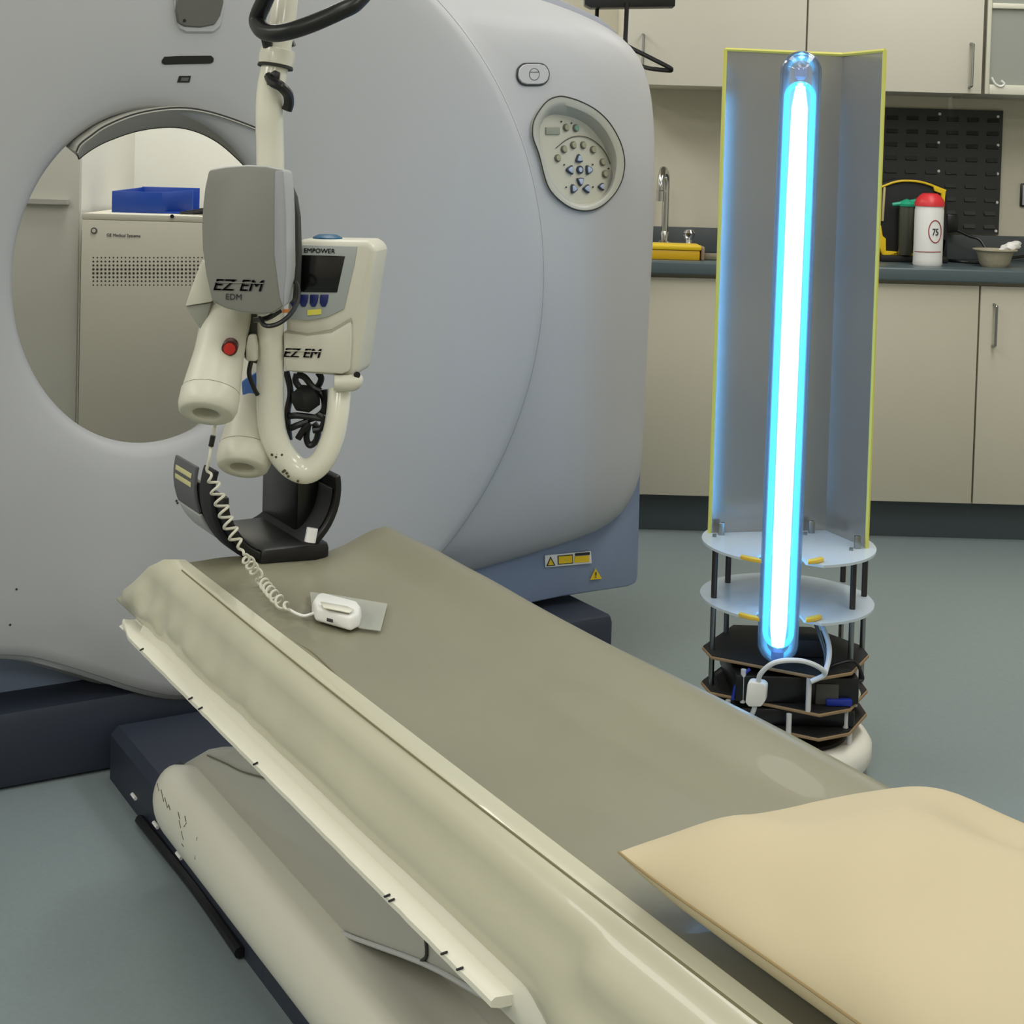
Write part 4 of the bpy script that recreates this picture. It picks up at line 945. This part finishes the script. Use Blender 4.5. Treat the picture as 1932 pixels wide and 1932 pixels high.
# electronics
box('battery_pack', (RX-.11, RYc-.11, tz[0]+.009), (RX+.12, RYc+.10, tz[1]-.004), M_black, rb_, .006)
box('laptop_tray', (RX-.115, RYc-.115, tz[1]+.009), (RX+.125, RYc+.10, tz[2]-.010), M_black, rb_, .004)
box('lamp_ballast', (RX-.03, RYc-.06, tz[2]+.009), (RX+.08, RYc-.015, tz[2]+.045), M_blackm, rb_, .005)
box('circuit_box', (RX+.04, RYc-.12, tz[1]+.009), (RX+.085, RYc-.1, tz[1]+.05), mat('graphite', (70, 68, 64), .4), rb_, .003)
M_cb = mat('blue_wire', (24, 48, 150), .4)
def rp(u, v, Y): return atY(u, v, Y)
for L, m_ in (([(1415, 1262), (1400, 1275), (1388, 1295), (1382, 1320)], M_cb), ([(1555, 1275), (1575, 1290), (1600, 1310), (1605, 1330), (1595, 1342), (1570, 1340)], M_cb), ([(1560, 1262), (1580, 1252), (1612, 1248), (1628, 1278), (1620, 1285)], M_black), ([(1590, 1292), (1612, 1295), (1621, 1310), (1612, 1320), (1600, 1320)], M_creamd), ([(1540, 1280), (1560, 1290), (1580, 1285), (1600, 1290)], M_black), ([(1345, 1300), (1352, 1290), (1350, 1275), (1362, 1264)], M_black), ([(1450, 1300), (1480, 1320), (1520, 1325), (1560, 1310)], M_black)):
    tube('wire', [rp(u, v, 2.84) for u, v in L], .0032, m_, rb_, 8, smooth=5)
box('red_blue_module', (RX+.06, RYc-.125, tz[1]+.009), (RX+.11, RYc-.10, tz[1]+.022), M_cb, rb_, .002)
# round acrylic plates with a notch for the lamp
TYl = 2.80; TXl = atY(1490, 670, TYl).x
def notch_plate(z):
    pts = []; R = .172
    for k in range(64):
        a = math.radians(-90+12+(360-24)*k/63) 
        pts.append((RX+R*math.cos(a), RYc+R*math.sin(a)))
    nx = TXl; half_ = .044
    pts = [(x, y) for x, y in pts if not (abs(x-nx) < half_ and y < RYc)]
    arc_ = [(nx-half_, RYc-.15), (nx-half_, TYl+.02)]+[(nx-half_*math.cos(math.radians(t_)), TYl+.02+half_*math.sin(math.radians(t_))) for t_ in range(15, 180, 15)]+[(nx+half_, TYl+.02), (nx+half_, RYc-.15)]
    pts += arc_
    bm = bmesh.new(); f = [bm.verts.new((x, y, z)) for x, y in pts]
    fc = bm.faces.new(f); r_ = bmesh.ops.extrude_face_region(bm, geom=[fc]); 
    for v in r_['geom']:
        if isinstance(v, bmesh.types.BMVert): v.co.z += .005
    bmesh.ops.triangulate(bm, faces=[x for x in bm.faces if len(x.verts) > 4])
    return link_bm('lamp_shelf', bm, M_acr, rb_)
ZP = (.333, .444)
for z in ZP: notch_plate(z)
for (u, v, Y) in [(1346, 1150, 2.93), (1373, 1100, 3.04), (1608, 1150, 2.88), (1630, 1130, 2.97), (1590, 1100, 3.07)]:
    X = atY(u, v, Y).x
    tube('post', [(X, Y, tz[1]+.008 if u > 1350 else .08), (X, Y, ZP[0])], .0055, M_steel, rb_, 12)
    tube('spacer_post', [(X, Y, ZP[0]+.005), (X, Y, ZP[1])], .006, mat('bronze_dark', (58, 50, 44), .4, metal=.4), rb_, 12)
for z in ZP:
    for sg in (-1, 1):
        x = TXl+sg*.05
        prism('clip', [Vector((x-.006*sg, TYl-.022, z+.006)), Vector((x+.012*sg, TYl-.012, z+.006)), Vector((x+.03*sg, TYl+.005, z+.006)), Vector((x+.026*sg, TYl+.015, z+.006)), Vector((x-.004*sg, TYl-.008, z+.006))], (0, 0, .007), mat('clip_yellow', (226, 190, 70), .4), rb_, .001)
# reflector: one folded sheet, taped edges
zr0, zr1 = ZP[1]+.005, atY(1590, 104, 3.07).z
FLx, FLy = atY(1350, 600, 3.02).x, 3.005
FFx, FFy = atY(1572, 600, 3.055).x, 3.055
FRx, FRy = atY(1651, 600, 2.92).x, 2.92
def sheetpoly(name, pts, m, th_=.0015):
    bm = bmesh.new(); lo = [bm.verts.new((x, y, zr0)) for x, y in pts]; hi = [bm.verts.new((x, y, zr1)) for x, y in pts]
    for k in range(len(pts)-1): bm.faces.new((lo[k], lo[k+1], hi[k+1], hi[k]))
    bmesh.ops.solidify(bm, geom=list(bm.faces), thickness=th_); return link_bm(name, bm, m, rb_, 20)
refl = sheetpoly('reflector', [(FLx, FLy), (FFx, FFy), (FRx, FRy)], mat('brushed_aluminium', (196, 196, 194), .15, metal=.72, noise=.05, nscale=4))
for nm, a, b_ in (('edge_tape', (FLx, FLy, zr0), (FLx, FLy, zr1)), ('edge_tape', (FRx, FRy, zr0), (FRx, FRy, zr1)), ('edge_tape', (FLx, FLy, zr1), (FFx, FFy, zr1)), ('edge_tape', (FFx, FFy, zr1), (FRx, FRy, zr1))):
    tube(nm, [a, b_], .0042, M_tape, refl, 6)
for x, y in ((FLx+.022, FLy-.012), (FRx-.02, FRy-.005), (FFx-.035, FFy-.025)):
    box('bracket', (x-.006, y-.006, ZP[1]+.005), (x+.006, y+.004, ZP[1]+.03), M_steel, rb_, .001)
    lathe('bolt', [(.004, 0), (.004, .005), (0, .006)], (x-.016, y-.018, ZP[1]+.005), UP, M_steel, rb_, 8)
# lamp
ztl, zbl = atY(1513, 96, TYl).z, atY(1462, 1250, TYl).z
xt_, xb_ = atY(1513, 96, TYl).x, atY(1466, 1250, TYl).x
tilt = Vector((xt_-xb_, 0, ztl-zbl)); LL = tilt.length; td = tilt.normalized(); base = Vector((xb_, TYl, zbl))
def emis(name, col, st):
    m = bpy.data.materials.new(name); m.use_nodes = True; nt = m.node_tree; nt.nodes.remove(nt.nodes['Principled BSDF'])
    e = nt.nodes.new('ShaderNodeEmission'); e.inputs[0].default_value = col+(1,); e.inputs[1].default_value = st
    nt.links.new(e.outputs[0], nt.nodes['Material Output'].inputs[0]); return m
def thin_glass(name, tint, gl=.12, em=None, est=0, haze=0):
    m = bpy.data.materials.new(name); m.use_nodes = True; nt = m.node_tree; nt.nodes.remove(nt.nodes['Principled BSDF'])
    t_ = nt.nodes.new('ShaderNodeBsdfTransparent'); t_.inputs[0].default_value = tint+(1,)
    gsh = nt.nodes.new('ShaderNodeBsdfGlossy'); gsh.inputs['Roughness'].default_value = .05
    fr = nt.nodes.new('ShaderNodeFresnel'); fr.inputs[0].default_value = 1.5
    mx = nt.nodes.new('ShaderNodeMixShader'); nt.links.new(fr.outputs[0], mx.inputs[0]); nt.links.new(t_.outputs[0], mx.inputs[1]); nt.links.new(gsh.outputs[0], mx.inputs[2])
    out = mx
    if haze:
        df = nt.nodes.new('ShaderNodeBsdfDiffuse'); df.inputs[0].default_value = (.9, .93, 1, 1); tr = nt.nodes.new('ShaderNodeBsdfTranslucent'); tr.inputs[0].default_value = (.9, .93, 1, 1)
        hm = nt.nodes.new('ShaderNodeMixShader'); nt.links.new(df.outputs[0], hm.inputs[1]); nt.links.new(tr.outputs[0], hm.inputs[2])
        h2 = nt.nodes.new('ShaderNodeMixShader'); h2.inputs[0].default_value = haze; nt.links.new(mx.outputs[0], h2.inputs[1]); nt.links.new(hm.outputs[0], h2.inputs[2]); out = h2
    if em:
        e = nt.nodes.new('ShaderNodeEmission'); e.inputs[0].default_value = em+(1,); e.inputs[1].default_value = est
        ad = nt.nodes.new('ShaderNodeAddShader'); nt.links.new(mx.outputs[0], ad.inputs[0]); nt.links.new(e.outputs[0], ad.inputs[1]); out = ad
    nt.links.new(out.outputs[0], nt.nodes['Material Output'].inputs[0]); return m
E_core = emis('discharge_white', (.27, .57, 1.0), 6.2)
RS = .0385
def cap_prof(r, L, n=8):
    p_ = [(r*math.sin(math.pi/2*k/n), r-r*math.cos(math.pi/2*k/n)) for k in range(n+1)]
    return p_+[(x, L-y) for x, y in reversed(p_)]
sl = lathe('glass_sleeve', cap_prof(RS, LL), base, td, thin_glass('sleeve_glass', (.97, .98, 1.0), haze=.035), rb_, 40, 60)
lathe('glass_sleeve_inner', cap_prof(RS-.0065, LL-.013), base+td*.0065, td, thin_glass('sleeve_glass_in', (.95, .97, 1.0), haze=.06), sl, 40, 60)
zl0, zl1 = LL*(1250-1222)/1150, LL-LL*(152-96)/1150
lamp = lathe('lamp_glow_tube', cap_prof(.0300, zl1-zl0), base+td*zl0, td, thin_glass('glow_glass', (.86, .96, 1.0), em=(.05, .50, .95), est=.5), rb_, 32, 60)
lathe('lamp_core', [(0, 0), (.012, .004), (.0155, .04), (.017, .3), (.0175, (zl1-zl0)*.8), (.015, zl1-zl0-.05), (.009, zl1-zl0-.01), (0, zl1-zl0-.005)], base+td*zl0, td, E_core, lamp, 24, 60)
lathe('lamp_socket', [(.008, 0), (.012, .005), (.012, .02), (.006, .024)], base+td*(zl0-.026), td, mat('socket_blue', (50, 66, 120), .4), rb_, 16)
lathe('lamp_socket', [(.006, 0), (.011, .006), (.011, .022), (.008, .024)], base+td*(zl1+.002), td, mat('socket_grey', (150, 150, 170), .4), rb_, 16)
# junction block hanging on a white flex
jb = thing('flex_switch_box', atY(1430, 1310, 2.775), 'white in-line box on a white flex hanging at the front of the lamp robot', 'junction box')
prism('box', px([(1410, 1290), (1416, 1287), (1440, 1290), (1446, 1296), (1444, 1322), (1436, 1334), (1412, 1334), (1406, 1326)], 2.765), (.008, .025, 0), M_label, jb, .003, 2)
tube('flex', [rp(1430, 1290, 2.775), rp(1436, 1270, 2.765), rp(1462, 1250, 2.755), rp(1505, 1246, 2.755), rp(1540, 1256, 2.77), rp(1556, 1272, 2.79), rp(1530, 1286, 2.79)], .0048, mat('flex_white', (214, 218, 222), .4), jb, 10, smooth=6)
tube('flex', [rp(1556, 1272, 2.79), rp(1564, 1240, 2.82), rp(1562, 1210, 2.86), rp(1545, 1165, 2.9)], .0052, MATS['flex_white'], jb, 10, smooth=6)
tube('flex', [rp(1558, 1268, 2.80), rp(1556, 1230, 2.84), rp(1536, 1168, 2.9)], .0040, M_steel, jb, 10, smooth=6)
tube('flex', [rp(1424, 1333, 2.775), rp(1420, 1345, 2.78), rp(1410, 1360, 2.80)], .0045, MATS['flex_white'], jb, 10, smooth=3)
